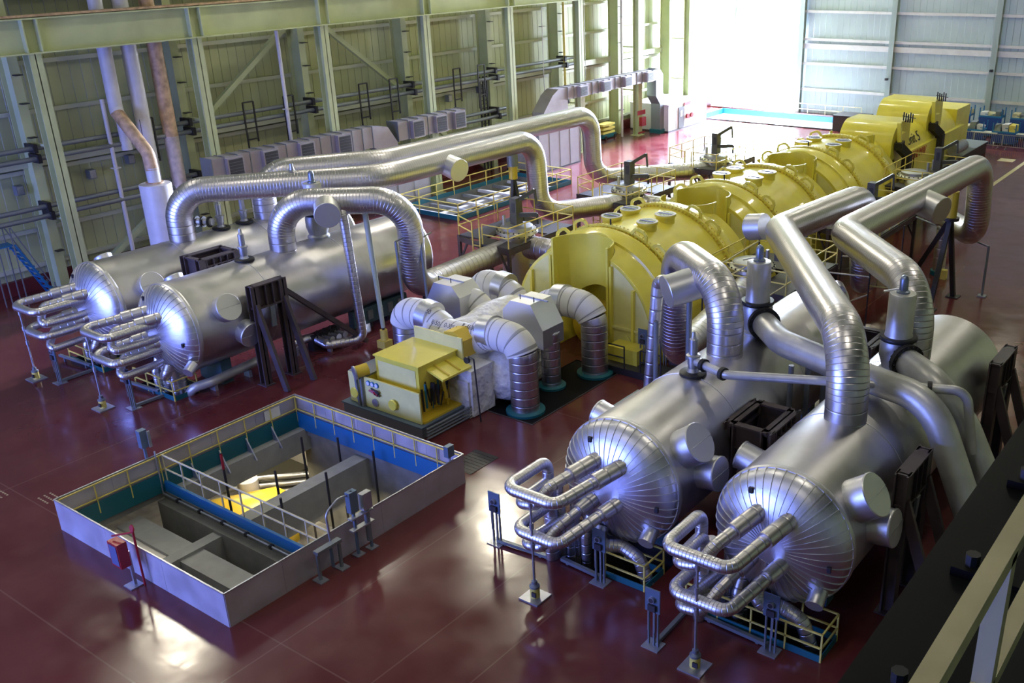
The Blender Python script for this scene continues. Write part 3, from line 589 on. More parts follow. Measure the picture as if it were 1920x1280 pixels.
cross('right crossover pipe rising from the outermost vessel and kinking toward the second turbine casing', [('pipe_run', [(-8.93, 24.1, 4.3), (-8.93, 24.1, H), (-15.45, 33.2, H), (-14.75, 39.8, H), (-14.9, 41.0, 2.6), (-17.6, 47.5, 2.4), (-19.8, 50.6, 2.3)], [1.6, .8, 1.4, 1.4, 1.2])], [((-16.4, 32.3+1.6, 6.75), (-1, .1, -.2), .5, .7)])
cross('outer right crossover pipe with a hairpin bend and capped stub above the red floor', [('pipe_run', [(-8.95, 29.5, 4.3), (-8.95, 29.5, H), (-13.25, 34.1, H), (-12.5, 48.6, H), (-12.6, 49.6, 3.1), (-15.6, 53.6, 2.9), (-19.8, 61.5, 2.4)], [1.5, .8, 1.5, 1.5, 2])], [((-12.75, 40.8, 6.75), (1, -.35, -.2), .57, 1.1)])
# riser behind the inner right vessel
# thin pipes
def thin(label, pts, r=.2, R=.4, m_='cladthin', **k):
    t = thing('clad_pipe', pts[0], label, 'pipe'); pipe(pts, r, R, 'pipe_run', m_, t, 20, k.get('pitch', .5), k.get('bp', .2)); return t
t = thin('thin clad pipe dropping from the front left crossover pipe to the floor', [(-34.0, 28.3, 6.5), (-33.5, 27.8, 6.5), (-33.55, 28.2, .35), (-34.4, 26.8, .3), (-35.2, 26.6, .6), (-35.3, 25.3, .6)], .2, .38)
for p in ((-34.35, 26.85, 0), (-35.25, 25.7, 0)): B().box(p[0]-.12, p[0]+.12, p[1]-.06, p[1]+.06, 0, .5).build('pipe_foot', 'galv', t)
t = thin('thick pale pipe lying on the floor in front of the near left vessel', [(-35.35, 23.8, .42), (-35.05, 21.2, .42), (-35.35, 20.5, .35), (-35.9, 20.4, -.3)], .2, .4, 'grey_pipe')
for y in (21.3, 23.0): B().box(-35.35, -34.95, y-.07, y+.07, 0, .3).build('pipe_foot', 'galv', t)
thin('thin clad pipe running down left of the inner right vessel to the floor', [(-16.4, 27.1, 6.35), (-17.1, 27.35, 6.35), (-17.6, 27.3, .0)], .22, .35)
thin('short clad pipe elbow between the two right pipes, dropping between the vessels', [(-12.2, 31.3, 5.6), (-12.9, 32.5, 5.6), (-12.0, 31.2, 5.4), (-12.05, 31.2, .1)], .24, .35)
for x, y, z, nm in ((-16.2, 27.9, 5.6, 'slim grey post under the capped stub of the right crossover pipe'), (-16.9, 26.9, 5.0, 'slim grey post left of the capped stub of the right crossover pipe')):
    t = thing('pipe_prop', (x, y, 0), nm, 'post'); B().cyl((x, y, 0), (x, y, z), .09, n=12).build('tube', 'grey_steel', t, 40); B().box(x-.15, x+.15, y-.15, y+.15, 0, .04).build('base_plate', 'galv', t)
# struts left: long rods with spring can
t = thing('spring_strut', (-32.2, 29.0, 0), 'long pale strut with a yellow spring can under the front left crossover pipe', 'pipe support')
B().cyl((-32.6, 28.6, .95), (-33.2, 28.8, 6.2), .1, .13, n=14).build('tube', mat('pale_green_tube', (.4, .45, .38), .5), t, 40); B().cyl((-32.6, 28.6, .35), (-32.6, 28.6, .85), .17, n=18).build('spring_can', 'rail', t, 40)
B().box(-32.85, -32.35, 28.35, 28.85, 0, .35).build('base', 'rail', t); B().cyl((-32.6, 28.6, .85), (-32.6, 28.6, 1.1), .06, n=10).build('rod', 'bolt', t, 40)
for x, y, z, nm in ((-31.6, 29.1, 5.0, 'grey vertical post with a flared foot right of the yellow spring can'), (-31.3, 30.3, 4.9, 'slender grey post with small valves beside the front left crossover pipe')):
    t = thing('instrument_post', (x, y, 0), nm, 'post'); B().cyl((x, y, .3), (x-.15, y, z), .07, n=12).build('tube', 'grey_steel', t, 40); B().lathe([(.35, 0), (.33, .03), (.12, .15), (.07, .35)], (x, y, 0), n=16).build('foot', 'galv', t, 40)
    B().bar((x-.15, y, z), (x-.15, y+.7, z+.1), .06).build('arm', 'grey_steel', t)
stand(-30.7, 31.3, 2.6, 'grey instrument stand beside the posts behind the first white insulated turbine pipe')
# ---------------------------------------------------------------- relief valves
def relief_big(x, y, label, cm='galv'):
    t = thing('relief_valve', (x, y, 4.6), label, 'valve', 'large relief valves')
    B().lathe([(.5, 0), (.5, .12), (.42, .2), (.46, .35), (.52, .55), (.52, .95), (.46, 1.1)], (x, y, 4.62), n=32).build('body', 'galv', t, 40)
    B().lathe([(.54, 0), (.56, .03), (.56, .1), (.54, .13)], (x, y, 5.7), n=32).build('flange', 'bolt', t, 40)
    B().lathe([(.42, 0), (.4, .08), (.4, 1.3), (.38, 1.34), (.12, 1.36)], (x, y, 5.83), n=32).build('bonnet', 'grey_pipe', t, 40)
    B().lathe([(.2, 0), (.2, .06), (.13, .1), (.13, .42), (.1, .5), (.02, .56)], (x, y, 7.17), n=20).build('spring_cap', mat_bluegrey2, t, 40)
    B().bar((x-.05, y, 7.3), (x-.55, y-.1, 7.15), .05).build('lever', 'white', t)
    return t
mat_bluegrey2 = mat('blue_grey_metal', (.2, .24, .32), .35, .7)
rC = relief_big(-13.97, 28.6, 'large upright relief valve with a cylindrical bonnet on the inner right vessel')
rD = relief_big(-8.95, 28.0, 'large upright relief valve with a cylindrical bonnet on the outermost right vessel')
def vent_out(t, pts, r=.42, R=.9, fl=None):
    pipe(pts, r, R, 'outlet_pipe', 'grey_pipe', t, 32, 4, 4)
    p, q = Vector(pts[0]), Vector(pts[1]); d = (q-p).normalized()
    b2 = B().cyl(p-d*.08, p+d*.08, r*1.3, n=28).build('outlet_flange', 'bolt', t, 40)
    bb = B(); a = d.orthogonal().normalized(); c = d.cross(a)
    for i in range(18): o = p+(a*cos(2*pi*i/18)+c*sin(2*pi*i/18))*r*1.16; bb.cyl(o-d*.14, o+d*.14, .035, n=6)
    bb.build('flange_bolts', 'bolt', t)
vent_out(rC, [(-13.5, 28.2, 5.2), (-12.3, 27.0, 5.2), (-9.6, 25.9, 5.25), (-7.0, 25.4, 5.15), (-4.2, 24.6, -.2)], .42, 1.6)
vent_out(rD, [(-8.5, 27.6, 5.2), (-7.3, 26.7, 5.15), (-6.4, 26.8, 4.0), (-4.2, 26.9, -.2)], .42, 1.1)
def relief_small(x, y, label, cm='cap'):
    t = thing('small_relief_valve', (x, y, 4.6), label, 'valve', 'small relief valves')
    B().lathe([(.4, 0), (.42, .03), (.42, .14), (.38, .17)], (x, y, 4.62), n=28).build('base_flange', 'bolt', t, 40)
    B().lathe([(.2, 0), (.14, .1), (.17, .25), (.17, .45), (.22, .47), (.22, .53), (.13, .56), (.13, 1.05), (.08, 1.1), (.05, 1.28), (.02, 1.3)], (x, y, 4.79), n=20).build('body', 'galv', t, 40)
    return t
sC = relief_small(-13.95, 24.35, 'small relief valve on a black flange on top of the inner right vessel')
pipe([(-13.8, 24.3, 5.15), (-12.6, 23.9, 5.15), (-9.9, 25.0, 5.2), (-6.3, 26.15, 5.35), (-5.95, 26.2, 3.5)], .135, .45, 'outlet_pipe', 'grey_pipe', sC, 20, 4, 4)
for p, q in (((-13.55, 24.2, 5.15), (-13.43, 24.16, 5.15)), ((-12.75, 23.95, 5.15), (-12.63, 23.91, 5.15)), ((-7.3, 25.83, 5.31), (-7.18, 25.87, 5.31))): B().cyl(p, q, .2, n=16).build('pipe_flange', 'bolt', sC, 40)
relief_small(-36.05, 24.35, 'small relief valve on a black flange on top of the near left vessel')
t = relief_big(-36.3, 28.6, 'white relief valve half hidden under the front left crossover pipe')
for x, y, nm in ((-41.4, 27.0, 'front of the two relief valves under the middle left crossover pipe'), (-41.4, 28.3, 'rear of the two relief valves under the middle left crossover pipe')): relief_small(x, y, nm)
t = thing('pipe_valve', (-41.4, 26.6, 4.7), 'white pipe stack with black flanges on the far left vessel', 'valve'); B().cyl((-42.3, 26.2, 5.1), (-41.4, 26.6, 5.1), .17, n=16).build('pipe', 'grey_pipe', t, 40)
for f in (.1, .45, .8): p = Vector((-42.3, 26.2, 5.1)).lerp(Vector((-41.4, 26.6, 5.1)), f); B().cyl(p, p+Vector((.07, .03, 0)), .26, n=16).build('flange', 'bolt', t, 40)
# vents on crossover pipes
t = thing('vent_plug', (-39.2, 27.5, 7.5), 'small metal vent plug on top of the middle left crossover pipe', 'vent'); B().lathe([(.25, 0), (.12, .06), (.09, .2), (.09, .34), (.02, .36)], (-38.0, 28.9, 7.46), n=14).build('plug', 'galv', t, 40)
# ---------------------------------------------------------------- brown restraint frames
def restraint(x, y0, y1, s, zt, label, brace=True):
    """frame beside a vessel; s = side the raking struts lean to"""
    t = thing('steel_restraint', (x, y0, 0), label, 'steel frame', 'brown restraint frames')
    for y in (y0, y1): B().ibeam((x, y, 0), (x, y, zt), .36, .36, .05, (1, 0, 0)).build('post', 'brown', t)
    B().box(x-.2, x+.2, y0-.1, y1+.1, zt-1.0, zt-.93).box(x-.2, x+.2, y0-.1, y1+.1, zt-.05, zt).box(x-.04, x+.02, y0, y1, zt-.95, zt-.03).build('header', 'brown', t)
    bb = B()
    for k in range(4): yy = y0+(k+.5)*(y1-y0)/4; bb.box(x-.19, x+.19, yy-.02, yy+.02, zt-.95, zt-.04)
    bb.build('web_stiffeners', 'brown', t)
    for y in (y0, y1): B().bar((x+s*.1, y, zt-.8), (x+s*1.35, y, 0), .3, .14, (0, 1, 0)).build('raking_strut', 'brown', t)
    if brace: B().bar((x+s*.05, y1, zt-.45), (x, y1+4.2, .1), .26, .2).build('long_brace', 'brown', t)
    h = B(); h.bar((x+s*.2, (y0+y1)/2, zt-1.0), (x+s*.15, (y0+y1)/2, zt-1.9), .08, .22); h.build('hook_plate', 'grey_steel', t)
    for y in (y0, y1): B().box(x-.3, x+.3, y-.25, y+.25, 0, .04).build('base_plate', 'brown', t)
    return t
restraint(-33.75, 22.9, 24.3, 1, 4.35, 'brown steel frame with raking struts beside the near left vessel')
restraint(-6.7, 22.6, 24.2, 1, 4.3, 'brown steel frame right of the outermost vessel, next to the big sloping pipe', False)
restraint(-6.7, 31.0, 32.7, 1, 4.35, 'brown steel frame with raking struts at the far end of the outermost vessel', False)
def boxframe(x0, x1, y0, y1, zt, label):
    t = thing('restraint_tower', ((x0+x1)/2, y0, 0), label, 'steel frame', 'brown restraint towers')
    for x in (x0, x1):
        for y in (y0, y1): B().ibeam((x, y, 0), (x, y, zt), .34, .34, .05, (1, 0, 0)).build('post', 'brown', t)
        B().ibeam((x, y0, zt-.18), (x, y1, zt-.18), .36, .36, .05).build('side_beam', 'brown', t)
    for y in (y0, y1): B().ibeam((x0, y, zt-.45), (x1, y, zt-.45), .1, .7, .05).build('cross_beam', 'brown', t); B().box(x0, x1, y-.12, y+.12, zt-.06, zt).build('top_flange', 'brown', t); B().bar((x0, y, .8), (x1, y, 1.6), .15).build('lower_tie', 'brown', t)
    bb = B()
    for k in range(5): yy = y0+.2+k*(y1-y0-.4)/4; bb.box(x1+.02, x1+.19, yy-.02, yy+.02, zt-1.1, zt-.05)
    bb.box(x1-.02, x1+.2, y0, y1, zt-1.15, zt-1.1); bb.build('web_stiffeners', 'brown', t)
boxframe(-12.15, -10.95, 23.5, 25.2, 3.9, 'dark brown steel tower standing between the two right vessels')
boxframe(-39.3, -38.2, 23.6, 25.4, 4.55, 'dark brown steel tower standing between the two left vessels')
boxframe(-12.15, -10.95, 31.2, 32.9, 3.9, 'dark brown steel tower at the far end between the two right vessels')
t = thing('restraint_block', (-16.6, 25.4, 0), 'brown steel block with vertical ribs left of the inner right vessel', 'steel frame')
B().box(-16.75, -16.4, 24.4, 25.8, 1.6, 2.75).build('block', 'brown', t); bb = B()
for k in range(5): bb.box(-16.95, -16.3, 24.4+k*.34, 24.45+k*.34, 1.55, 2.8)
bb.build('ribs', 'brown', t); B().box(-16.95, -16.3, 24.35, 25.85, 2.78, 2.84).build('top_plate', 'grey_steel', t)
for y in (24.5, 25.7): B().ibeam((-16.6, y, 0), (-16.6, y, 1.6), .25, .25, .04, (1, 0, 0)).build('post', 'brown', t)
for x, y0, nm in ((-15.0, 29.6, 'inner right vessel'),):
    for k in range(4):
        t = thing('pipe_prop', (-11.6+k*.35, 27.2+k*.8, 0), 'pale vertical post between the two right vessels, %s of four from the front' % ['first', 'second', 'third', 'fourth'][k], 'post', 'pale posts between the right vessels')
        B().cyl((-11.9+k*.25, 27.0+k*.75, 0), (-11.9+k*.25, 27.0+k*.75, 4.5), .09, n=12).build('tube', 'grey_steel', t, 40); B().box(-12.05+k*.25, -11.75+k*.25, 26.85+k*.75, 27.15+k*.75, 0, .04).build('base_plate', 'galv', t)
# tripod under outer right pipe
t = thing('tripod_support', (-14.2, 49.0, 0), 'black steel tripod with a yellow spring can under the outer right crossover pipe', 'pipe support')
top = Vector((-13.45, 48.0, 4.3))
for p in ((-13.55, 46.6, 0), (-13.2, 49.2, 0), (-15.9, 50.4, 0)): B().bar(top, p, .22, .22, (0, 1, 0)).build('leg', 'dark', t); B().box(p[0]-.3, p[0]+.3, p[1]-.3, p[1]+.3, 0, .05).build('foot_plate', 'dark', t)
B().cyl(top-Vector((0, 0, .1)), top+Vector((0, 0, .05)), .4, n=24).build('top_plate', 'dark', t, 40); B().cyl(top, top+Vector((0, 0, 1.3)), .26, n=24).build('spring_can', 'orange_yellow', t, 40); B().cyl(top+Vector((0, 0, 1.2)), top+Vector((.3, 0, 2.2)), .1, n=12).build('rod', 'galv', t, 40)
t = thing('pylon_support', (-36.0, 42.2, 0), 'black tapering pylon with a yellow spring can under the middle left crossover pipe', 'pipe support')
q = Vector((-35.3, 41.4, 5.0))
for p in ((-35.9, 41.9, 0), (-34.7, 41.9, 0), (-35.3, 40.8, 0)): B().bar(q, p, .2, .2, (0, 1, 0)).build('leg', 'dark', t)
B().cyl(q, q+Vector((0, 0, .75)), .24, n=20).build('spring_can', 'orange_yellow', t, 40); B().cyl(q+Vector((0, 0, .7)), q+Vector((0, 0, 1.4)), .3, n=20).build('pad', 'grey_steel', t, 40)
t = thing('clad_post', (-12.1, 50, 0), 'thick clad post standing on the red floor under the outer right pipe', 'pipe'); pipe([(-15.0, 52.4, 0), (-15.0, 52.4, 2.6)], .33, .3, 'tube', 'cladthin', t, 24, .5); B().cyl((-15, 52.4, 0), (-15, 52.4, .25), .42, n=24).build('foot', 'teal', t, 40)
B().box(-14.65, -14.35, 51.6, 51.9, 0, .5).build('yellow_block', 'rail', t)
t = thing('barrier_rail', (-12.3, 50.7, 0), 'thin grey pipe rail with one post on the red floor under the hairpin pipe', 'rail')
B().cyl((-12.0, 50.0, 2.6), (-17.0, 54.0, 2.5), .05, n=8).build('rail', 'grey_steel', t, 40); B().cyl((-12.0, 50.0, 0), (-12.0, 50.0, 2.6), .06, n=8).build('post', 'grey_steel', t, 40); B().box(-12.2, -11.8, 49.8, 50.2, 0, .06).build('foot', 'grey_steel', t)

for x, y, nm in ((-33.0, 32.2, 'front'), (-33.2, 35.0, 'rear')):
    t = thing('pipe_trestle', (x, y, 0), 'dark brown splayed trestle under the low run of the front left crossover, %s one' % nm, 'pipe support', 'brown pipe trestles')
    for dx in (-.55, .55): B().bar((x+dx*.6, y, 1.75), (x+dx, y, 0), .22, .22, (0, 1, 0)).build('leg', 'brown', t)
    B().box(x-.55, x+.55, y-.15, y+.15, 1.62, 1.8).build('cap_beam', 'brown', t)
t = thing('valve_manifold', (-34.9, 27.6, 0), 'row of small open pipe ends and valves on the floor beside the near left vessel', 'valve manifold')
for k in range(4):
    y = 26.6+k*.38; B().cyl((-35.0, y, .55), (-34.4, y+.1, .5), .11, n=14).build('pipe_end', 'galv', t, 40); B().cyl((-34.42, y+.1, .5), (-34.36, y+.1, .5), .15, n=14).build('flange', 'galv', t, 40); B().bar((-34.8, y, .6), (-34.8, y, 1.0), .05).build('stem', 'bolt', t)
B().box(-35.3, -34.9, 26.4, 28.0, 0, .75).build('frame', 'dark', t)
t = thing('junction_rack', (-34.9, 30.2, 0), 'dark teal instrument rack low behind the near left vessel', 'rack')
B().box(-35.3, -34.95, 28.9, 32.4, .3, 1.1).build('panel', mat_saddle, t)
for k in range(4): B().bar((-35.1, 29.0+k*1.1, 0), (-35.1, 29.0+k*1.1, .3), .1).build('leg', 'dark', t)
for k in range(5): B().box(-34.95, -34.85, 29.1+k*.65, 29.4+k*.65, .5, .95).build('gauge_box', 'grey_steel', t)
# ---------------------------------------------------------------- low pressure turbines
XT = -24.8; ZT = 1.0
def lp_prof():
    half = [(3.74, 4.55), (3.76, 4.5), (3.84, 3.5), (3.88, 3.42), (3.99, 3.4), (4.0, 3.3), (4.14, 3.0), (4.17, 2.6), (4.1, 2.45)]
    p = [(r, -y) for r, y in half]+[(4.05, -2.1), (4.02, -1), (4.02, 1), (4.05, 2.1)]+[(r, y) for r, y in half][::-1]
    return p
def half_shell(prof, yc, n=80):
    "closed solid: half round above ZT with vertical sides to the floor"
    b_ = B(); rows = []
    for r, y in prof:
        row = [(XT+r, yc+y, -.6)]+[(XT+r*cos(pi*i/n), yc+y, ZT+r*sin(pi*i/n)) for i in range(n+1)]+[(XT-r, yc+y, -.6)]
        rows.append(row)
    m_ = len(rows[0]); vs_ = [v for row in rows for v in row]; fs = []
    for k in range(len(rows)-1):
        for i in range(m_): j = (i+1) % m_; fs.append((k*m_+i, k*m_+j, (k+1)*m_+j, (k+1)*m_+i))
    fs += [tuple(range(m_)), tuple(reversed(range((len(rows)-1)*m_, len(rows)*m_)))]
    return b_.add(vs_, fs)
def ellipse_cyl(yc, rx, ry, z0, z1, n=48, grow=0):
    b_ = B(); vs_ = [(XT+(rx+grow)*cos(2*pi*i/n), yc+(ry+grow)*sin(2*pi*i/n), z) for z in (z0, z1) for i in range(n)]
    return b_.add(vs_, [(i, (i+1) % n, n+(i+1) % n, n+i) for i in range(n)]+[tuple(range(n-1, -1, -1)), tuple(range(n, 2*n))])
def boolcut(o, cutters):
    import bmesh
    for me_o in [o]+cutters:
        bm = bmesh.new(); bm.from_mesh(me_o.data); bmesh.ops.recalc_face_normals(bm, faces=bm.faces); bm.to_mesh(me_o.data); bm.free()
    for c in cutters:
        md = o.modifiers.new('cut', 'BOOLEAN'); md.operation = 'DIFFERENCE'; md.object = c; md.solver = 'EXACT'
    bpy.context.view_layer.update(); dg = bpy.context.evaluated_depsgraph_get()
    me = bpy.data.meshes.new_from_object(o.evaluated_get(dg)); o.modifiers.clear(); o.data = me
    for p in me.polygons: p.use_smooth = True
    me.set_sharp_from_angle(angle=rad(28))
    for c in cutters: bpy.data.objects.remove(c)
def lp(idx, yc, label):
    t = thing('turbine_casing', (XT, yc, 0), label, 'turbine', 'yellow low pressure turbine casings')
    sh = half_shell(lp_prof(), yc).build('casing', 'yellow', t)
    cut = [ellipse_cyl(yc+s*4.6, 1.5, 1.45, 1.2, 7).build('cutter', 'yellow') for s in (-1, 1)]
    cut += [B().cyl((XT, yc+s*2.4, 1.25), (XT, yc+s*5.2, 1.25), 1.42, n=40).build('cutter', 'yellow') for s in (-1, 1)]
    cut.append(B().box(XT-1.3, XT+1.3, yc-6, yc-3.2, -.7, 1.2).build('cutter', 'yellow')); cut.append(B().box(XT-1.3, XT+1.3, yc+3.2, yc+6, -.7, 1.2).build('cutter', 'yellow'))
    boolcut(sh, cut)
    for s in (-1, 1):
        # bolted flange
        y = yc+s*2.28
        b_ = B(); n = 80; ri, ro = 4.0, 4.24
        vs_ = []; 
        for yy, r in ((y-.11, ri), (y-.11, ro), (y+.11, ro), (y+.11, ri)): vs_ += [(XT+r*cos(pi*i/n), yy, ZT+r*sin(pi*i/n)) for i in range(n+1)]
        fs = [(k*(n+1)+i, k*(n+1)+i+1, ((k+1) % 4)*(n+1)+i+1, ((k+1) % 4)*(n+1)+i) for k in range(4) for i in range(n)]
        b_.add(vs_, fs); b_.build('bolted_flange', 'yellow', t, 30)
        bb = B()
        for i in range(64):
            a = pi*(i+.5)/64; r = 4.12; p = Vector((XT+r*cos(a), y, ZT+r*sin(a))); bb.cyl(p-Vector((0, .17, 0)), p+Vector((0, .17, 0)), .045, n=6)
            p2 = Vector((XT+4.25*cos(a), y, ZT+4.25*sin(a))); bb.cyl(p2, p2+Vector((cos(a), 0, sin(a)))*.03, .03, n=6)
        bb.build('flange_bolts', 'orange_yellow', t)
        # lifting lugs
        for a in (52, 68, 112, 128):
            ca, sa = cos(rad(a)), sin(rad(a)); o = Vector((XT+4.2*ca, y+s*.1, ZT+4.2*sa)); tx = Vector((-sa, 0, ca)); rx_ = Vector((ca, 0, sa)); prev = None; lb = B()
            for u, w in ((-.42, -.05), (-.3, .26), (-.15, .34), (.15, .34), (.3, .26), (.42, -.05)):
                p = o+tx*u+rx_*w
                if prev: lb.bar(prev, p, .13, .1, (0, 1, 0))
                prev = p
            lb.build('lifting_lug', 'yellow', t)
        # end hood: upright half round sheet in the recess
        yf = yc+s*4.6; b_ = B(); n = 28; vs_ = []
        for r in (1.48, 1.42):
            for z in (2.62, 4.98):
                vs_ += [(XT+r*cos(pi*i/n), yf-s*1.0*r*sin(pi*i/n)*.97, z if z > 3 else max(1.0, 1.25+sqrt(max(.01, 1.43**2-min(1.42, abs(r*cos(pi*i/n)))**2)))) for i in range(n+1)]
        m_ = n+1; fs = []
        for i in range(n): fs += [(i, i+1, m_+i+1, m_+i), (2*m_+i, 3*m_+i, 3*m_+i+1, 2*m_+i+1), (m_+i, m_+i+1, 3*m_+i+1, 3*m_+i), (i, 2*m_+i, 2*m_+i+1, i+1)]
        b_.add(vs_, fs); b_.build('end_hood', 'yellow', t, 40)
        for a in (-1, 1):
            bb = B(); bb.box(XT+a*1.46-.05, XT+a*1.46+.05, min(yf-s*.2, yf+s*.12), max(yf-s*.2, yf+s*.12), 1.0, 4.98); bb.build('hood_edge', 'yellow', t)
        # bearing housing inside the arch
        b_ = B(); b_.lathe([(1.0, 0), (1.05, .1), (1.05, .9), (.8, 1.0), (.5, 1.15)], (XT, yc+s*3.0, .9), (0, s, 0), 32); b_.build('bearing_housing', 'orange_yellow', t, 40)
        # pale end plate and ribs
        n = 40; R_ = 3.62; yp = yc+s*4.57
        for sg in (-1, 1):
            b_ = B(); arc = [(XT+sg*R_*cos(a_), yp, ZT+R_*sin(a_)) for a_ in [pi/2*k/n for k in range(n+1)] if R_*cos(a_) > 1.56]
            pts = [(XT+sg*1.56, yp, 0.02), (XT+sg*R_, yp, 0.02)]+arc+[(XT+sg*1.56, yp, ZT+sqrt(R_**2-1.56**2))]
            if len(pts) > 3: b_.add(pts, [tuple(range(len(pts)))]); b_.build('end_plate', 'pale_yellow', t)
            for xx in (1.62, 2.75):
                zt_ = ZT+sqrt(R_**2-xx**2)-.05; B().box(XT+sg*xx-.06 if sg > 0 else XT-xx-.06, XT+sg*xx+.06, min(yp, yp+s*.16), max(yp, yp+s*.16), .05, zt_).build('stiffener', 'yellow', t)
            B().box(min(XT+sg*1.56, XT+sg*3.5), max(XT+sg*1.56, XT+sg*3.5), min(yp, yp+s*.1), max(yp, yp+s*.1), 1.42, 1.52).build('ledge', 'pale_yellow', t)
            B().lathe([(.34, 0), (.36, .05), (.3, .06), (.01, .06)], (XT+sg*2.25, yp, .85), (0, s, 0), 24).build('inspection_cover', 'pale_yellow', t, 40)
    for sx in (-1, 1):
        for sy in (-1, 1):
            x, y = XT+sx*.98, yc+sy*.78
            mb = B().lathe([(.44, 0), (.44, .68), (.5, .68), (.5, .78), (.4, .78)], (x, y, 4.4), n=36).build('manhole_neck', 'yellow', t, 40)
            B().lathe([(.5, 0), (.5, .02), (.39, .02)], (x, y, 5.18), n=36).build('white_gasket_ring', 'white', mb, 40)
            B().cyl((x, y, 5.17), (x, y, 5.205), .385, n=32).build('disc', mat_disc, mb, 40)
            B().bar((x-.37, y, 5.215), (x+.37, y, 5.215), .05, .03).build('clamp_bar', 'white', mb)
    B().cyl((XT, yc-2.28, 5.2), (XT, yc-2.28, 5.5), .04, n=8).build('eye_bolt', 'bolt', t)
    return t
mat_disc = mat('rupture_disc', (.12, .12, .14), .25, .9); mat_pad = mat('cream_pad', (.5, .47, .3), .35)
lp(0, 37.9, 'nearest of the three domed yellow turbine casings, with the white insulated turbine in front')
lp(1, 48.4, 'middle of the three domed yellow turbine casings')
lp(2, 58.9, 'farthest of the three domed yellow turbine casings, beside the generator hoods')
for k, (y, l) in enumerate(((33.0, 'nearest turbine casing'), (43.15, 'gap between the first and second turbine casings'), (53.65, 'gap between the second and third turbine casings'))):
    t = thing('turbine_walkway', (XT+2.6, y, 0), 'low turbine walkway step by the '+l, 'walkway', 'walkways beside the turbine')
    if k == 0: 
        B().box(XT+1.6, XT+5.0, y-1.1, y+.1, .0, .3).build('step', 'dark', t)
        for q in (XT+1.7, XT+3.2, XT+4.0, XT+5.0): B().bar((q, y-1.1, .3), (q, y-1.1, 1.3), .045).build('post', 'dark', t)
        for z in (.8, 1.3): B().bar((XT+1.7, y-1.1, z), (XT+3.2, y-1.1, z), .045).bar((XT+4, y-1.1, z), (XT+5.0, y-1.1, z), .045).build('rail', 'dark', t)
        B().box(XT+2.0, XT+3.5, y-.6, y+.3, .3, .95).build('yellow_box', 'yellow', t)
    else:
        B().box(XT-1.3, XT+3.6, y-.5, y+.5, 0, .12).build('step', 'orange_yellow', t); B().cyl((XT, y-.6, .9), (XT, y+.6, .9), .5, n=24).build('shaft_cover', 'orange_yellow', t, 40)
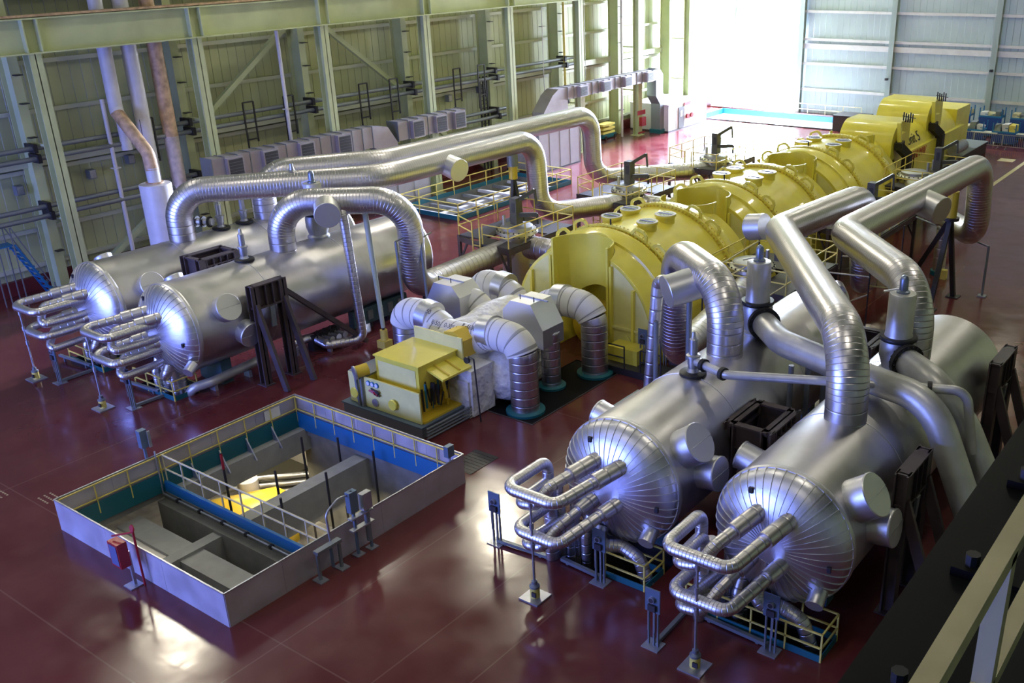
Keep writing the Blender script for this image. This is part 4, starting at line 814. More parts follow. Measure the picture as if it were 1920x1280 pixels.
# ---------------------------------------------------------------- valves and platforms
def valve_station(x, y, s, label, lb2, lb3):
    t = thing('stop_valve', (x, y, 0), label, 'valve', 'turbine inlet valves')
    B().lathe([(.8, 0), (.9, 1.2), (.95, 1.6), (.95, 2.75), (1.12, 2.8), (1.12, 2.95), (1.0, 3.0)], (x, y, 0), n=40).build('body', 'clad_plain', t, 40)
    B().lathe([(.85, 0), (.85, .16), (.7, .22), (.3, .26), (.01, .26)], (x, y, 3.0), n=40).build('cover', 'galv', t, 40)
    for i in range(24): a = 2*pi*i/24; B().cyl((x+1.06*cos(a), y+1.06*sin(a), 2.74), (x+1.06*cos(a), y+1.06*sin(a), 3.02), .04, n=6).build('cover_bolt', 'bolt', t)
    B().lathe([(.35, 0), (.35, 1.2)], (x-s*.9, y+.2, .0), (0, 0, 1), 24).build('pedestal', 'galv', t, 40)
    pipe([(x, y, 2.2), (x-s*1.6, y, 2.0), (XT+s*3.9 if s > 0 else XT-3.9, y, 2.0)] if False else [(x, y, 2.1), ((XT+s*3.95), y, 2.1)], .62, .5, 'inlet_pipe', 'clad', t, 30, .4)
    # actuator
    ac = mat_act; X_, Y_ = x, y
    if s > 0: x, y = x+1.15, y+.7
    B().box(x-.22, x+.22, y-.26, y+.26, 3.2, 4.65).build('actuator_body', ac, t); B().box(x-.08, x+.12, y-.28, y-.26, 3.9, 4.4).build('actuator_window', 'dark', t)
    B().bar((x+.1, y, 4.5), (x+.9, y+.5, 5.05), .14, .18).build('crane_arm', ac, t); B().bar((x+.9, y+.5, 5.1), (x+.95, y+.55, 4.3), .08, .12).build('crane_hook_bar', ac, t)
    B().bar((x+.2, y, 3.75), (x+1.1, y+.4, 3.8), .16, .22).build('lever_arm', ac, t); B().cyl((x+1.1, y+.4, 3.3), (x+1.1, y+.4, 3.85), .07, n=10).build('link_rod', 'bolt', t, 40)
    for q in (-.5, .5): B().cyl((x-.45, y+q, 3.1), (x-.45, y+q, 3.75), .09, n=12).build('cylinder', 'galv', t, 40)
    x, y = X_, Y_
    # platform
    pl = thing('valve_platform', (x, y, 0), lb2, 'platform', 'brown platforms around the inlet valves')
    z = 2.6; Y0, Y1 = y-2.2, y+3.3
    X0, X1 = (x-2.8, x+1.25) if s < 0 else (x-1.25, x+2.8)
    for (a, b2, c, d_) in ((X0, x-1.15, Y0+.7, Y1), (x+1.15, X1, Y0, Y1), (x-1.15, x+1.15, Y0, y-1.15), (x-1.15, x+1.15, y+1.15, Y1)):
        if b2 > a: B().box(a, b2, c, d_, z-.08, z).build('deck', mat_deck, pl)
    for a, c in ((X0, Y0+.7), (X1, Y0), (X0, Y1), (X1, Y1), (x, Y1), (x, Y0)): B().bar((a, c, 0), (a, c, z), .16).build('leg', 'brown', pl); B().bar((a, c, 1.2), (a+(.7 if a < x else -.7), c, z-.1), .09).build('knee_brace', 'brown', pl)
    B().bar((X0, Y0+.7, z-.2), (X0, Y1, z-.2), .12, .28).bar((X1, Y0, z-.2), (X1, Y1, z-.2), .12, .28).bar((X0, Y1, z-.2), (X1, Y1, z-.2), .12, .28).bar((X0, Y0+.7, z-.2), (x, Y0, z-.2), .12, .28).bar((x, Y0, z-.2), (X1, Y0, z-.2), .12, .28).build('edge_beam', 'brown', pl)
    railing([(X0, Y1, z), (X0, Y0+.7, z), (x-1.2, Y0, z)], 1.05, 'yellow handrail on the outer side of the '+lb3, 'platform handrails', sp=1.5, r=.024)
    railing([(x-.5, Y0, z), (X1, Y0, z), (X1, Y1, z), (X0, Y1, z)], 1.05, 'yellow handrail on the ladder side of the '+lb3, 'platform handrails', sp=1.5, r=.024)
    ld = thing('ladder', (x-.85, Y0, 0), 'yellow ladder up to the '+lb3, 'ladder', 'yellow ladders')
    for q in (-1.12, -.62): B().bar((x+q, Y0-.08, 0), (x+q, Y0-.08, z+1.1), .05).build('side_rail', 'rail', ld)
    for k in range(9): B().bar((x-1.12, Y0-.08, .25+k*.28), (x-.62, Y0-.08, .25+k*.28), .03).build('rung', 'rail', ld)
mat_act = mat('olive_grey_actuator', (.075, .072, .055), .5, .3); mat_deck = mat('dark_grating', (.035, .03, .035), .5)
M['clad_plain'] = mat('plain_cladding', (.6, .58, .5), .35, .9, bump=.2, bscale=2)
for i, (y, y2) in enumerate(((39.2, 40.1), (49.95, 51.2), (60.7, 62.3))):
    n = ('first', 'second', 'third')[i]
    valve_station(-33.35, y, -1, 'steam inlet valve with a jib on the left of the %s yellow casing' % n, 'brown platform around the left valve of the %s yellow casing' % n, 'left valve platform of the %s yellow casing' % n)
    valve_station(-20.0, y2, 1, 'steam inlet valve with a jib on the right of the %s yellow casing' % n, 'brown platform around the right valve of the %s yellow casing' % n, 'right valve platform of the %s yellow casing' % n)
# scaffold tubes on the right platforms
t = thing('scaffold', (-17.5, 40, 0), 'light scaffold tubes and boards beside the first right valve platform', 'scaffold')
for x, y in ((-19.9, 35.4), (-17.2, 35.4), (-17.2, 39.5), (-19.9, 40.6), (-17.0, 43.5), (-14.5, 44.5), (-14.3, 40)): B().cyl((x, y, 0), (x, y, 4.6), .035, n=8).build('upright', 'dark', t, 40)
for p, q in (((-19.9, 35.4, 3.1), (-19.9, 40.6, 3.1)), ((-17.2, 35.4, 3.1), (-17.2, 39.5, 3.1)), ((-19.9, 35.4, 3.6), (-17.2, 35.4, 3.6)), ((-19.9, 35.4, 3.8), (-19.9, 40.6, 4.0)), ((-17, 39.5, 3.4), (-14.3, 40, 3.4)), ((-17, 43.5, 3.0), (-14.5, 44.5, 3.0)), ((-14.5, 44.5, 1.5), (-14.3, 40, 3.0)), ((-17, 43.5, .5), (-14.3, 40, 2.6))): B().cyl(p, q, .035, n=8).build('ledger', 'cream', t, 40)
# ---------------------------------------------------------------- high pressure turbine
XH = -26.2
t = thing('high_pressure_turbine', (XH, 28.5, 0), 'white blanket wrapped turbine in front of the yellow casings', 'turbine')
b_ = B(); b_.lathe([(.9, 0), (1.35, .2), (1.75, 1.0), (1.95, 2.2), (2.0, 3.4), (1.95, 4.6), (1.5, 5.8), (1.1, 6.4)], (XH, 25.6, .85), (0, 1, 0), 40); b_.build('lower_blanket_body', 'blanket', t, 60)
b_ = B(); b_.lathe([(.8, 0), (1.2, .25), (1.35, 1.2), (1.3, 2.2), (1.5, 3.2), (1.4, 4.6), (1.0, 5.4)], (XH, 25.9, 1.75), (0, 1, 0), 32); b_.build('upper_blanket_body', 'blanket', t, 60)
B().box(XH-1.75, XH+1.9, 25.2, 26.6, -.1, 1.5).build('front_blanket_box', 'blanket', t)
B().box(XH+.6, XH+2.02, 25.3, 26.55, .05, 1.95).build('side_blanket_box', 'blanket', t)
pipe([(XH-1.9, 26.95, 3.05), (XH-.9, 26.8, 2.5), (XH+.9, 26.8, 2.5), (XH+1.9, 26.95, 3.05)], .62, 1.2, 'blanket_saddle', 'blanket_seamed', t, 28, .5, .5)
b_ = B(); b_.lathe([(.3, 0), (.8, .15), (1.05, .6), (1.1, 1.2), (.9, 1.7), (.4, 1.95)], (-24.15, 26.5, 1.15), (0, 1, 0), 24); b_.build('side_bulge', 'blanket', t, 60)
def hp_pipe(pts, tt, label, r=.56, split=.5):
    p_ = thing('insulated_steam_pipe', pts[-1], label, 'pipe', 'half white blanket, half clad steam pipes')
    r *= 1.08
    path = rounded(pts, [1.0, 1.3, 1.2, 1.0][:len(pts)-2], 10); Q = [p for p, f in path]; L = [0]
    for a, b2 in zip(Q, Q[1:]): L.append(L[-1]+(b2-a).length)
    cut = split*L[-1]; k = max(i for i in range(len(L)) if L[i] <= cut)
    pipe(Q[:k+1], r*1.06, .01, 'blanket_sleeve', 'blanket_seamed', p_, 28, .42, .42, caps=True); pipe(Q[k:], r*.94, .01, 'clad_run', 'clad', p_, 32, .36, .2)
    return p_, Q, L
def hp_set(y, xl, xr, zt, lab):
    for s, xe, nm in ((-1, xl, 'left'), (1, xr, 'right')):
        pts = [(XH+s*.4, y, 1.9), (XH+s*.9, y, 2.6), (XH+s*1.9, y, zt), (xe, y+.05, zt-.1), (xe, y+.05, -.35)]
        p_, Q, L = hp_pipe(pts, None, '%s insulated steam pipe bending down to the floor %s' % (nm, lab), .56, .56)
        q = Q[int(len(Q)*.3)]; a = Vector((XH+s*(abs(xe-XH)*.52), y, zt+.0))
        d = Vector((s*1.0, 0, .12)).normalized(); B().cyl(a-d*.27, a+d*.27, .67, n=36).build('shiny_band', 'cover', p_, 40)
        B().lathe([(.78, 0), (.78, .1), (.6, .14)], (xe, y+.05, -.02), n=28).build('floor_collar', 'teal', p_, 40)
hp_set(26.9, -29.3, -22.95, 3.0, 'at the front of the white turbine')
hp_set(31.4, -29.0, -22.8, 3.0, 'at the rear of the white turbine')
for s, xc, nm in ((-1, -28.7, 'left'), (1, -24.2, 'right')):
    t2 = thing('sheet_metal_pipe_cover', (xc, 29.2, 0), '%s faceted sheet metal cover over a bent steam pipe' % nm, 'pipe cover', 'faceted pipe covers')
    prof = [(-1.25, 2.2), (-1.25, 3.3), (-.75, 3.75), (.45, 3.75), (1.15, 2.75), (1.15, 1.95), (-.6, 1.95)]
    if s < 0: prof = [(-x_*1, z) for x_, z in prof]
    n = len(prof); B().add([(xc+(p_[0]*.85), y_, p_[1]) for y_ in (28.55, 29.9) for p_ in prof], [tuple(range(n)), tuple(reversed(range(n, 2*n)))]+[(i, (i+1) % n, n+(i+1) % n, n+i) for i in range(n)]).build('cover', 'cover', t2)
    B().box(xc-.75, xc+.75, 29.2, 29.26, 3.74, 3.8).build('standing_seam', 'galv', t2)
    for q in (-.4, .3): B().cyl((xc+q, 28.9, 3.7), (xc+q, 28.9, 3.95), .02, n=6).build('pin', 'bolt', t2)
    xe = xc+s*.65
    pipe([(xe, 29.4, 2.4), (xe, 29.4, -.35)], .4, .4, 'riser', 'clad', t2, 28, .36); B().lathe([(.6, 0), (.6, .09), (.42, .12)], (xe, 29.4, -.02), n=24).build('floor_collar', 'teal', t2, 40)
    pipe([(xc-s*.2, 29.4, 3.0), (xc-s*.9, 29.6, 2.9), (XH+s*.5, 29.8, 1.9)], .55, .8, 'blanket_elbow', 'blanket_seamed', t2, 24, .45, .45)
t = thing('floor_grating', (-23.2, 29, 0), 'black grating floor strip beside the white insulated turbine', 'grating')
B().box(-24.3, -22.0, 26.15, 32.15, -.12, -.02).build('grating', 'black', t); B().box(-21.95, -21.9, 26.1, 32.2, 0, .03).box(-24.35, -21.9, 26.05, 26.1, 0, .03).build('edge_angle', 'brown', t)
for i, (x, y, z, l, txt) in enumerate(((-27.6, 26.5, 3.3, 0, '0-4650'), (-26.9, 26.35, 2.96, 0, 'R-50'), (-26.1, 26.35, 2.96, 0, '0-3254'), (-25.2, 26.45, 3.1, 0, 'R-4630'))):
    c = bpy.data.curves.new('marking', 'FONT'); c.body = txt; c.size = .26; c.extrude = .002; c.align_x = 'CENTER'; o = bpy.data.objects.new('blanket_marking', c); COL.objects.link(o)
    o.rotation_euler = (rad(48), 0, rad(-6)); o.location = (x, y, z); c.materials.append(M['ink']); TXT = o
    me = bpy.data.meshes.new_from_object(o.evaluated_get(bpy.context.evaluated_depsgraph_get())); bpy.data.objects.remove(o); o = bpy.data.objects.new('blanket_marking', me); COL.objects.link(o)
    o.rotation_euler = (rad(48), 0, rad(-6)); o.location = (x, y-.08, z+.06)
    hp = [q for q in COL.objects if q.name == 'high_pressure_turbine'][0]; o.parent = hp; o.matrix_parent_inverse = Matrix.Translation(-Vector(hp.location))
# front standard (yellow governor box)
t = thing('governor_housing', (-25.6, 23.8, 0), 'yellow front standard with gauges and open linkages at the end of the turbine', 'machine')
B().box(-28.9, -24.6, 22.9, 26.0, 0, .42).build('base', 'grey_steel', t); B().box(-28.95, -24.55, 22.85, 26.05, .42, .48).build('base_rim', mat_blue_grey, t)
B().box(-27.7, -24.75, 23.05, 23.12, .5, 1.75).build('front_panel', 'pale_yellow', t)
B().box(-28.65, -27.75, 23.1, 23.18, .5, 1.75).build('front_panel', 'pale_yellow', t)
B().box(-28.6, -27.7, 23.2, 25.3, .5, 1.7).build('left_cabinet', 'yellow', t); B().box(-28.65, -27.65, 23.15, 25.35, 1.7, 1.78).build('left_shelf', 'grey_steel', t)
B().box(-27.5, -25.2, 23.55, 25.6, 1.5, 2.55).build('upper_housing', 'yellow', t); B().box(-27.56, -25.14, 23.5, 25.66, 2.5, 2.56).build('housing_lid', 'yellow', t)
B().box(-27.35, -25.35, 23.53, 23.55, 1.6, 2.35).build('inspection_panel', 'pale_yellow', t)
B().box(-27.45, -24.9, 25.65, 25.72, 1.6, 3.05).build('upright_plate', 'pale_yellow', t)
B().box(-27.3, -25.3, 23.15, 25.6, .5, 1.5).build('lower_housing', 'orange_yellow', t)
B().box(-25.3, -24.7, 23.15, 25.9, .48, .56).build('drip_tray', 'orange_yellow', t)
B().add([(-25.2, 24.0, 2.3), (-24.4, 24.0, 2.05), (-24.4, 25.6, 2.05), (-25.2, 25.6, 2.3), (-25.2, 24.0, 2.22), (-24.4, 24.0, 1.97), (-24.4, 25.6, 1.97), (-25.2, 25.6, 2.22)], [(0, 1, 2, 3), (7, 6, 5, 4), (0, 4, 5, 1), (1, 5, 6, 2), (2, 6, 7, 3), (3, 7, 4, 0)]).build('hinged_cover', 'yellow', t)
for y in (24.4, 25.0): B().bar((-25.2, y, 2.34), (-24.45, y, 2.1), .05).build('cover_rib', 'orange_yellow', t)
B().add([(-25.0, 25.75, .5), (-24.6, 25.75, .5), (-24.75, 25.75, 1.7), (-25.0, 25.75, 1.7), (-25.0, 25.9, .5), (-24.6, 25.9, .5), (-24.75, 25.9, 1.7), (-25.0, 25.9, 1.7)], [(0, 1, 2, 3), (7, 6, 5, 4), (0, 4, 5, 1), (1, 5, 6, 2), (2, 6, 7, 3), (3, 7, 4, 0)]).build('side_plate', 'yellow', t)
rng = random.Random(3)
for k in range(16):
    y = 23.5+rng.random()*2.0; x = -25.2+rng.random()*.35; z = .6+rng.random()*.4
    B().cyl((x, y, z), (x+rng.uniform(-.1, .1), y+rng.uniform(-.15, .15), z+.5+rng.random()*.5), rng.uniform(.025, .07), n=8).build('linkage_rod', rng.choice(['bolt', 'dark', 'orange_yellow', 'teal', 'dark']), t, 40)
for k, x in enumerate((-27.45, -27.22, -26.99)): 
    g = B().cyl((x, 23.05, 1.55), (x, 23.0, 1.55), .105, n=20).build('gauge', 'blue', t, 40); B().cyl((x, 23.0, 1.55), (x, 22.99, 1.55), .08, n=20).build('gauge_face', 'paper', g)
g = B().cyl((-27.15, 23.05, .8), (-27.15, 22.99, .8), .16, n=24).build('round_window', 'galv', t, 40)
for k in range(9): B().cyl((-27.4+rng.random()*.6, 23.05, 1.1+rng.random()*.3), (-27.4+rng.random()*.6, 22.95, 1.1+rng.random()*.3), .035, n=8).build('knob', rng.choice(['ink', 'red', 'ink']), t)
for x in (-28.2, -26.1): 
    B().lathe([(.2, 0), (.22, .04), (.2, .08), (.15, .06)], (x, 22.98, 1.0), (0, -1, 0), 20).build('handle', 'yellow', t, 40)
c = B().cyl((-27.7, 23.3, 2.0), (-27.9, 22.85, 1.95), .24, n=24).build('pump_drum', 'orange_yellow', t, 40); B().lathe([(.27, 0), (.28, .06), (.2, .08), (.14, .05)], (-27.9, 22.85, 1.95), (-.4, -.9, -.1), 24).build('drum_rim', 'galv', c, 40)
B().bar((-27.78, 22.98, .5), (-27.78, 22.98, 1.95), .1).build('arch_leg', 'grey_steel', t); B().bar((-27.4-.6, 22.98, .5), (-28.1, 22.98, 1.95), .1).build('arch_leg', 'grey_steel', t)
B().add([(-25.9, 25.75, 2.2), (-24.9, 25.75, 2.2), (-24.9, 25.75, 2.9), (-25.4, 25.75, 3.2), (-25.9, 25.75, 3.1), (-25.9, 26.5, 2.2), (-24.9, 26.5, 2.2), (-24.9, 26.5, 2.9), (-25.4, 26.5, 3.2), (-25.9, 26.5, 3.1)], [(0, 1, 2, 3, 4), (9, 8, 7, 6, 5)]+[(i, 5+i, 5+(i+1) % 5, (i+1) % 5) for i in range(5)]).build('coupling_guard', 'orange_yellow', t)
t = thing('lamp_post', (-23.9, 25.2, 0), 'thin dark stand pipe with a small round gauge beside the yellow front standard', 'post'); B().cyl((-23.75, 25.2, 0), (-23.9, 25.2, 2.6), .03, n=8).build('tube', 'dark', t, 40); B().bar((-23.9, 25.2, 2.6), (-24.15, 25.2, 2.65), .03).build('arm', 'dark', t); B().cyl((-24.2, 25.2, 2.5), (-24.2, 25.1, 2.5), .13, n=16).build('gauge', 'bolt', t, 40)
t = thing('pipe_tray', (-24.2, 24, 0), 'bundle of grey pipes along the base of the yellow front standard', 'pipe bundle')
for k in range(4): B().cyl((-24.35+k*.0, 22.9, .08+k*.13), (-24.3, 26.3, .08+k*.13), .045, n=8).build('pipe', 'grey_steel', t, 40)
stand(-21.3, 32.9, 1.8, 'grey instrument stand at the right end of the black floor grating')
stand(-20.6, 33.4, 1.8, 'second grey instrument stand just behind the one at the end of the grating')
t = thing('steel_tub', (-20.2, 34, 0), 'open dark brown steel tub on the floor left of the inner right vessel', 'tub')
bb = B()
for a in ((-20.4, -20.3, 33.6, 35.8), (-18.0, -17.9, 33.6, 35.8), (-20.4, -17.9, 33.5, 33.6), (-20.4, -17.9, 35.8, 35.9)): bb.box(*a, 0, 1.3)
bb.build('wall', 'brown', t); B().box(-20.4, -17.9, 33.6, 35.8, 0, .1).build('bottom', 'dark', t)
# ---------------------------------------------------------------- generator
def hood(label, x0, x1, y0, y1, z0, zt):
    t = thing('generator_hood', ((x0+x1)/2, y0, 0), label, 'hood', 'yellow generator hoods')
    n = 14; r = 1.5; prof = [(y0, z0)]+[(y0+r-r*cos(pi/2*k/n), zt-r+r*sin(pi/2*k/n)) for k in range(n+1)]+[(y1, zt), (y1, z0)]
    m_ = len(prof); b_ = B().add([(x, y, z) for x in (x0, x1) for y, z in prof], [tuple(reversed(range(m_))), tuple(range(m_, 2*m_))]+[(i, (i+1) % m_, m_+(i+1) % m_, m_+i) for i in range(m_)])
    b_.build('hood_shell', 'yellow', t, 30)
    B().add([(x1+.03, y, z) for y, z in ((y0+.5, 1.9), (y0+1.3, zt-.9), (y1-.4, zt-.4), (y1-.2, 1.9))], [(0, 1, 2, 3)]).build('end_plate', 'yellow', t)
    ch = B(); ch.bar((x1+.3, y0+.7, 4.2), (x1+.3, y0+.8, 3.7), .5, .6).bar((x1+.3, y0+.75, 3.85), (x1+.65, y0+1.5, 3.2), .5, .55).bar((x1+.65, y0+1.45, 3.3), (x1+.65, y0+1.5, 1.2), .55, .55); ch.build('black_duct', 'dark', t); B().bar((x1+.3, y0+.7, 4.2), (x1+.2, y0+.6, zt+.1), .25).build('riser_duct', 'yellow', t)
    B().box(x1, x1+.35, y0+.9, y0+1.8, 3.7, 4.7).build('side_box', 'yellow', t)
    for q in range(5): B().cyl((x1-.1+q*.15, y0+2.2, zt-.1), (x1-.1+q*.15, y0+2.2, zt+.55-.06*(q % 3)), .05, n=8).build('bushing', 'dark', t, 40)
    B().bar((x1-.2, y0+2.2, zt+.3), (x1+.7, y0+2.2, zt+.2), .05).build('bushing_bar', 'dark', t)
    return t
t = thing('generator', (-24.8, 70, 0), 'long yellow generator body carrying black and red lettering, beyond the last domed casing', 'generator')
b_ = B(); b_.lathe([(1.7, 0), (1.9, .2), (1.9, 15.6), (1.7, 15.8)], (-24.8, 64.4, 2.6), (0, 1, 0), 48); b_.build('body', 'yellow', t, 40)
B().box(-26.9, -22.7, 63.8, 81.5, .9, 3.0).build('frame_skirt', 'yellow', t)
B().box(-27.4, -22.1, 63.6, 86.5, 0, .9).build('foundation', 'brown', t); B().box(-27.5, -22.0, 63.5, 86.6, .88, .94).build('foundation_top', 'grey_steel', t)
B().box(-25.9, -23.0, 80.2, 83.6, .9, 4.3).build('exciter', 'yellow', t); B().cyl((-22.2, 77.5, 1.7), (-22.2, 80, 1.7), .45, n=20).build('cooler', 'galv', t, 40)
for txt, y, z, sz, mm, a in (('Unit 5', 69.5, 3.3, 1.05, 'ink', 62), ('810 MW', 69.6, 2.35, .8, 'redink', 90)):
    c = bpy.data.curves.new('lettering', 'FONT'); c.body = txt; c.size = sz; c.extrude = .01; o = bpy.data.objects.new('tmp', c); COL.objects.link(o); c.materials.append(M[mm])
    me = bpy.data.meshes.new_from_object(o.evaluated_get(bpy.context.evaluated_depsgraph_get())); bpy.data.objects.remove(o)
    o = bpy.data.objects.new('lettering', me); COL.objects.link(o); o.rotation_euler = (rad(a), 0, rad(90)); o.parent = t; o.matrix_parent_inverse = Matrix.Translation(-Vector(t.location)); o['label'] = 'red lettering' if mm == 'redink' else 'black lettering'
    rr_ = 1.93; dz = z-2.6; o.location = (-24.8+(sqrt(max(.01, rr_**2-dz**2)) if z > 2.5 else 2.14), y, z)
hood('front yellow generator hood with a rounded top and black side duct', -26.4, -22.7, 65.2, 68.6, .95, 5.35)
hood('rear yellow generator hood, the taller looking one farther back', -27.0, -23.2, 73.6, 77.0, .95, 5.6)
# ---------------------------------------------------------------- main floor opening
X0, X1, Y0, Y1 = -29.87, -21.1, 11.95, 21.4
def fence(label, p, q, n):
    p, q = Vector(p), Vector(q); t = thing('sheet_metal_screen', p, label, 'screen', 'sheet metal screens around the main floor opening'); d = (q-p)/n
    for k in range(n):
        a, b2 = p+d*k, p+d*(k+1); g = (b2-a).normalized()*.006
        B().bar(a+g+Vector((0, 0, .54)), b2-g+Vector((0, 0, .54)), .03, 1.08).build('panel', 'panel', t)
    B().bar(p+Vector((0, 0, 1.09)), q+Vector((0, 0, 1.09)), .05, .04).build('top_trim', 'galv', t)
    return t
fence('bluish lit sheet metal screen on the near left side of the main floor opening', (X0, Y0, 0), (X1, Y0, 0), 3)
fence('shaded sheet metal screen on the near right side of the main floor opening', (X1, Y0, 0), (X1, Y1, 0), 5)
fence('sheet metal screen on the far left side of the main floor opening', (X0, Y0, 0), (X0, Y1, 0), 5)
fence('sheet metal screen on the far right side of the main floor opening', (X0, Y1, 0), (X1, Y1, 0), 5)
railing([(X0+.09, Y0+.1, -.0), (X0+.09, Y1-.1, 0)], 1.06, 'yellow railing on teal curb inside the far left screen', 'railings inside the main opening', sp=1.15, r=.018, toe=('teal', .42))
railing([(X0+.1, Y1-.09, 0), (X1-.1, Y1-.09, 0)], 1.06, 'yellow railing on blue curb inside the far right screen', 'railings inside the main opening', sp=1.1, r=.018, toe=(M['blue'], .42))
for nm, a in (('trim_50', (X0, X0+.1, Y0, Y1)), ('trim_51', (X0, X1, Y1-.1, Y1))): st(B().box(*a, -.3, .05), nm, 'teal' if nm == 'trim_50' else 'blue')
t = railing([(X0+.1, 15.65, 0), (X1-.1, 15.65, 0)], 1.06, 'cream railing crossing the main floor opening on a blue beam', m='cream', sp=1.05, r=.022)
t = thing('blue_crossing_beam', (-25.5, 15.45, 0), 'blue painted beam crossing the main floor opening below the cream railing', 'beam')
B().box(X0, X1, 15.5, 15.6, -.6, -.3).build('web', 'concrete', t); B().box(X0, X1, 15.52, 15.62, -.3, .1).build('curb', 'blue', t)
t = thing('conduit_run', (-25.5, 15.0, 0), 'thin shiny conduit clamped along the blue beam', 'conduit'); B().cyl((X0+.1, 15.42, -.35), (X1, 15.42, -.35), .04, n=10).build('conduit', 'galv', t, 40); B().cyl((X0+.1, 15.42, -.35), (X0+.1, 15.42, 1.3), .03, n=10).build('rising_conduit', 'galv', t, 40)
for k in range(7): B().box(X0+.9+k*1.25, X0+1.02+k*1.25, 15.36, 15.5, -.42, -.3).build('clamp', 'dark', t)
def beam(label, a, m_='concrete'):
    return tag(B().box(*a).build('concrete_beam', m_), label, 'beam', 'beams inside the main floor opening')
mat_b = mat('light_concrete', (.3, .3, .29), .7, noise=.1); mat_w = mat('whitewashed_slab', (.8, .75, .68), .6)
beam('long grey beam running across the larger half of the main floor opening', (-26.7, -26.1, 15.6, Y1+.1, -2.0, -.58), mat_b)
beam('concrete ledge beam along the far left side of the larger opening half', (X0-.1, -29.42, 15.6, Y1+.1, -1.15, -.25), mat_b)
beam('grey beam across the small opening half, parallel to the near left screen', (X0, X1, 13.65, 14.5, -1.9, -.8), mat_b)
beam('short grey beam joining the screen side to the blue beam in the small half', (-26.7, -26.25, Y0, 15.2, -1.7, -.7), mat_b)
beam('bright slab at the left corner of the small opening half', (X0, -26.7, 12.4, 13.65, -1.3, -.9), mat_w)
beam('concrete wall below the blue beam', (X0, X1, 15.2, 15.5, -4.5, -.6), 'concrete')
beam('deep concrete wall at the far right side under the opening', (X0, X1, Y1+.1, Y1+.4, -4.6, -.5), 'concrete')
beam('concrete wall face under the near right screen', (X1, X1+.3, Y0, Y1, -3.2, -.5), 'concrete')
for k, (x, y) in enumerate(((-28.4, 17.0), (-26.9, 18.0), (-28.2, 20.2), (-25.3, 18.9), (-25.2, 16.9), (-25.1, 20.9), (-27.0, 20.9))):
    t = thing('hanging_rod', (x, y, -5), ('dark vertical rod with a red top inside the main opening' if k == 0 else 'dark vertical rod inside the larger opening half, number %d from the cream railing' % k), 'rod', 'dark rods in the main opening')
    z1 = .9 if k == 0 else .25
    B().cyl((x, y, -4.5), (x, y, z1), .045, n=8).build('rod', 'dark', t, 40)
    if k == 0: B().cyl((x, y, .3), (x, y, z1), .05, n=8).build('red_top', 'red', t, 40)
for k in range(4):
    y = 16.6+k*1.15; t = thing('gusset_bracket', (X0+.15, y, 0), 'pale triangular bracket on the teal curb, %s from the cream railing' % ['first', 'second', 'third', 'fourth'][k], 'bracket', 'triangular brackets on the teal curb')
    B().add([(X0+.12, y, .3), (X0+.12, y, -.5), (X0+.6, y, -.5), (X0+.12, y+.05, .3), (X0+.12, y+.05, -.5), (X0+.6, y+.05, -.5)], [(0, 1, 2), (5, 4, 3), (0, 3, 4, 1), (1, 4, 5, 2), (2, 5, 3, 0)]).build('gusset', 'galv', t)
t = thing('teal_pipe', (-22.6, 14.7, -3), 'teal pipe standing in the small half of the opening', 'pipe'); B().cyl((-22.9, 14.8, -4), (-22.9, 14.8, -1.2), .16, n=16).build('pipe', 'teal', t, 40); B().cyl((-22.9, 14.8, -1.2), (-22.9, 14.8, -.4), .05, n=10).build('rod', 'galv', t, 40)
t = thing('lower_turbine', (-31, 20, -7), 'yellow rounded machine brightly lit on the floor below', 'machine')
B().lathe([(.2, 0), (1.0, .1), (1.35, .4), (1.4, 3.0), (1.0, 3.6)], (-33.6, 18.8, -5.2), (.55, .83, 0), 40).build('shell', 'orange_yellow', t, 40)
B().box(-37, -34.6, 22.8, 25, -6.8, -5.2).build('gearbox', mat_act, t)
for k in range(4): B().cyl((-36.5+k*.4, 20, -4.4-.3*k), (-31.5, 25, -4.4-.3*k), .12, n=12).build('steam_pipe', 'galv', t, 40)
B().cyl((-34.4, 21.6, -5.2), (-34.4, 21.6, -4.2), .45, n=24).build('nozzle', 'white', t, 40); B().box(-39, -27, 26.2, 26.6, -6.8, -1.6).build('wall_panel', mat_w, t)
# stands around the opening
t = thing('fire_alarm_box', (-25.1, 11.6, 0), 'red glazed fire cabinet on a post in front of the bluish screen', 'fire cabinet')
B().box(-25.3, -24.9, 11.35, 11.75, 0, .04).build('base_plate', 'galv', t); B().bar((-25.1, 11.6, .04), (-25.1, 11.6, 1.15), .08).build('post', 'galv', t)
g = B().box(-25.55, -25.05, 11.3, 11.6, .7, 1.5).build('cabinet', 'red', t); B().box(-25.49, -25.11, 11.285, 11.3, .77, 1.43).build('window', 'glass', g)
B().cyl((-24.85, 11.75, 0), (-24.85, 11.75, 1.85), .035, n=8).build('standpipe', 'red', t, 40); B().bar((-24.85, 11.75, 1.8), (-25.5, 11.45, 1.6), .04).build('arm', 'red', t); B().lathe([(.05, 0), (.12, .02), (.1, .05)], (-24.8, 11.75, 1.95), (0, -1, .2), 16).build('valve_wheel', 'red', t, 40)
t = thing('control_station', (-21.6, 16.0, 0), 'pair of blue grey switch boxes on posts at the near right screen', 'control station')
for x, y, h in ((-20.85, 16.35, 2.2), (-20.8, 16.85, 1.9)): B().bar((x, y, 0), (x, y, h), .07).build('post', mat_blue_grey, t); B().box(x-.15, x+.15, y-.15, y+.15, 0, .03).build('foot', 'galv', t)
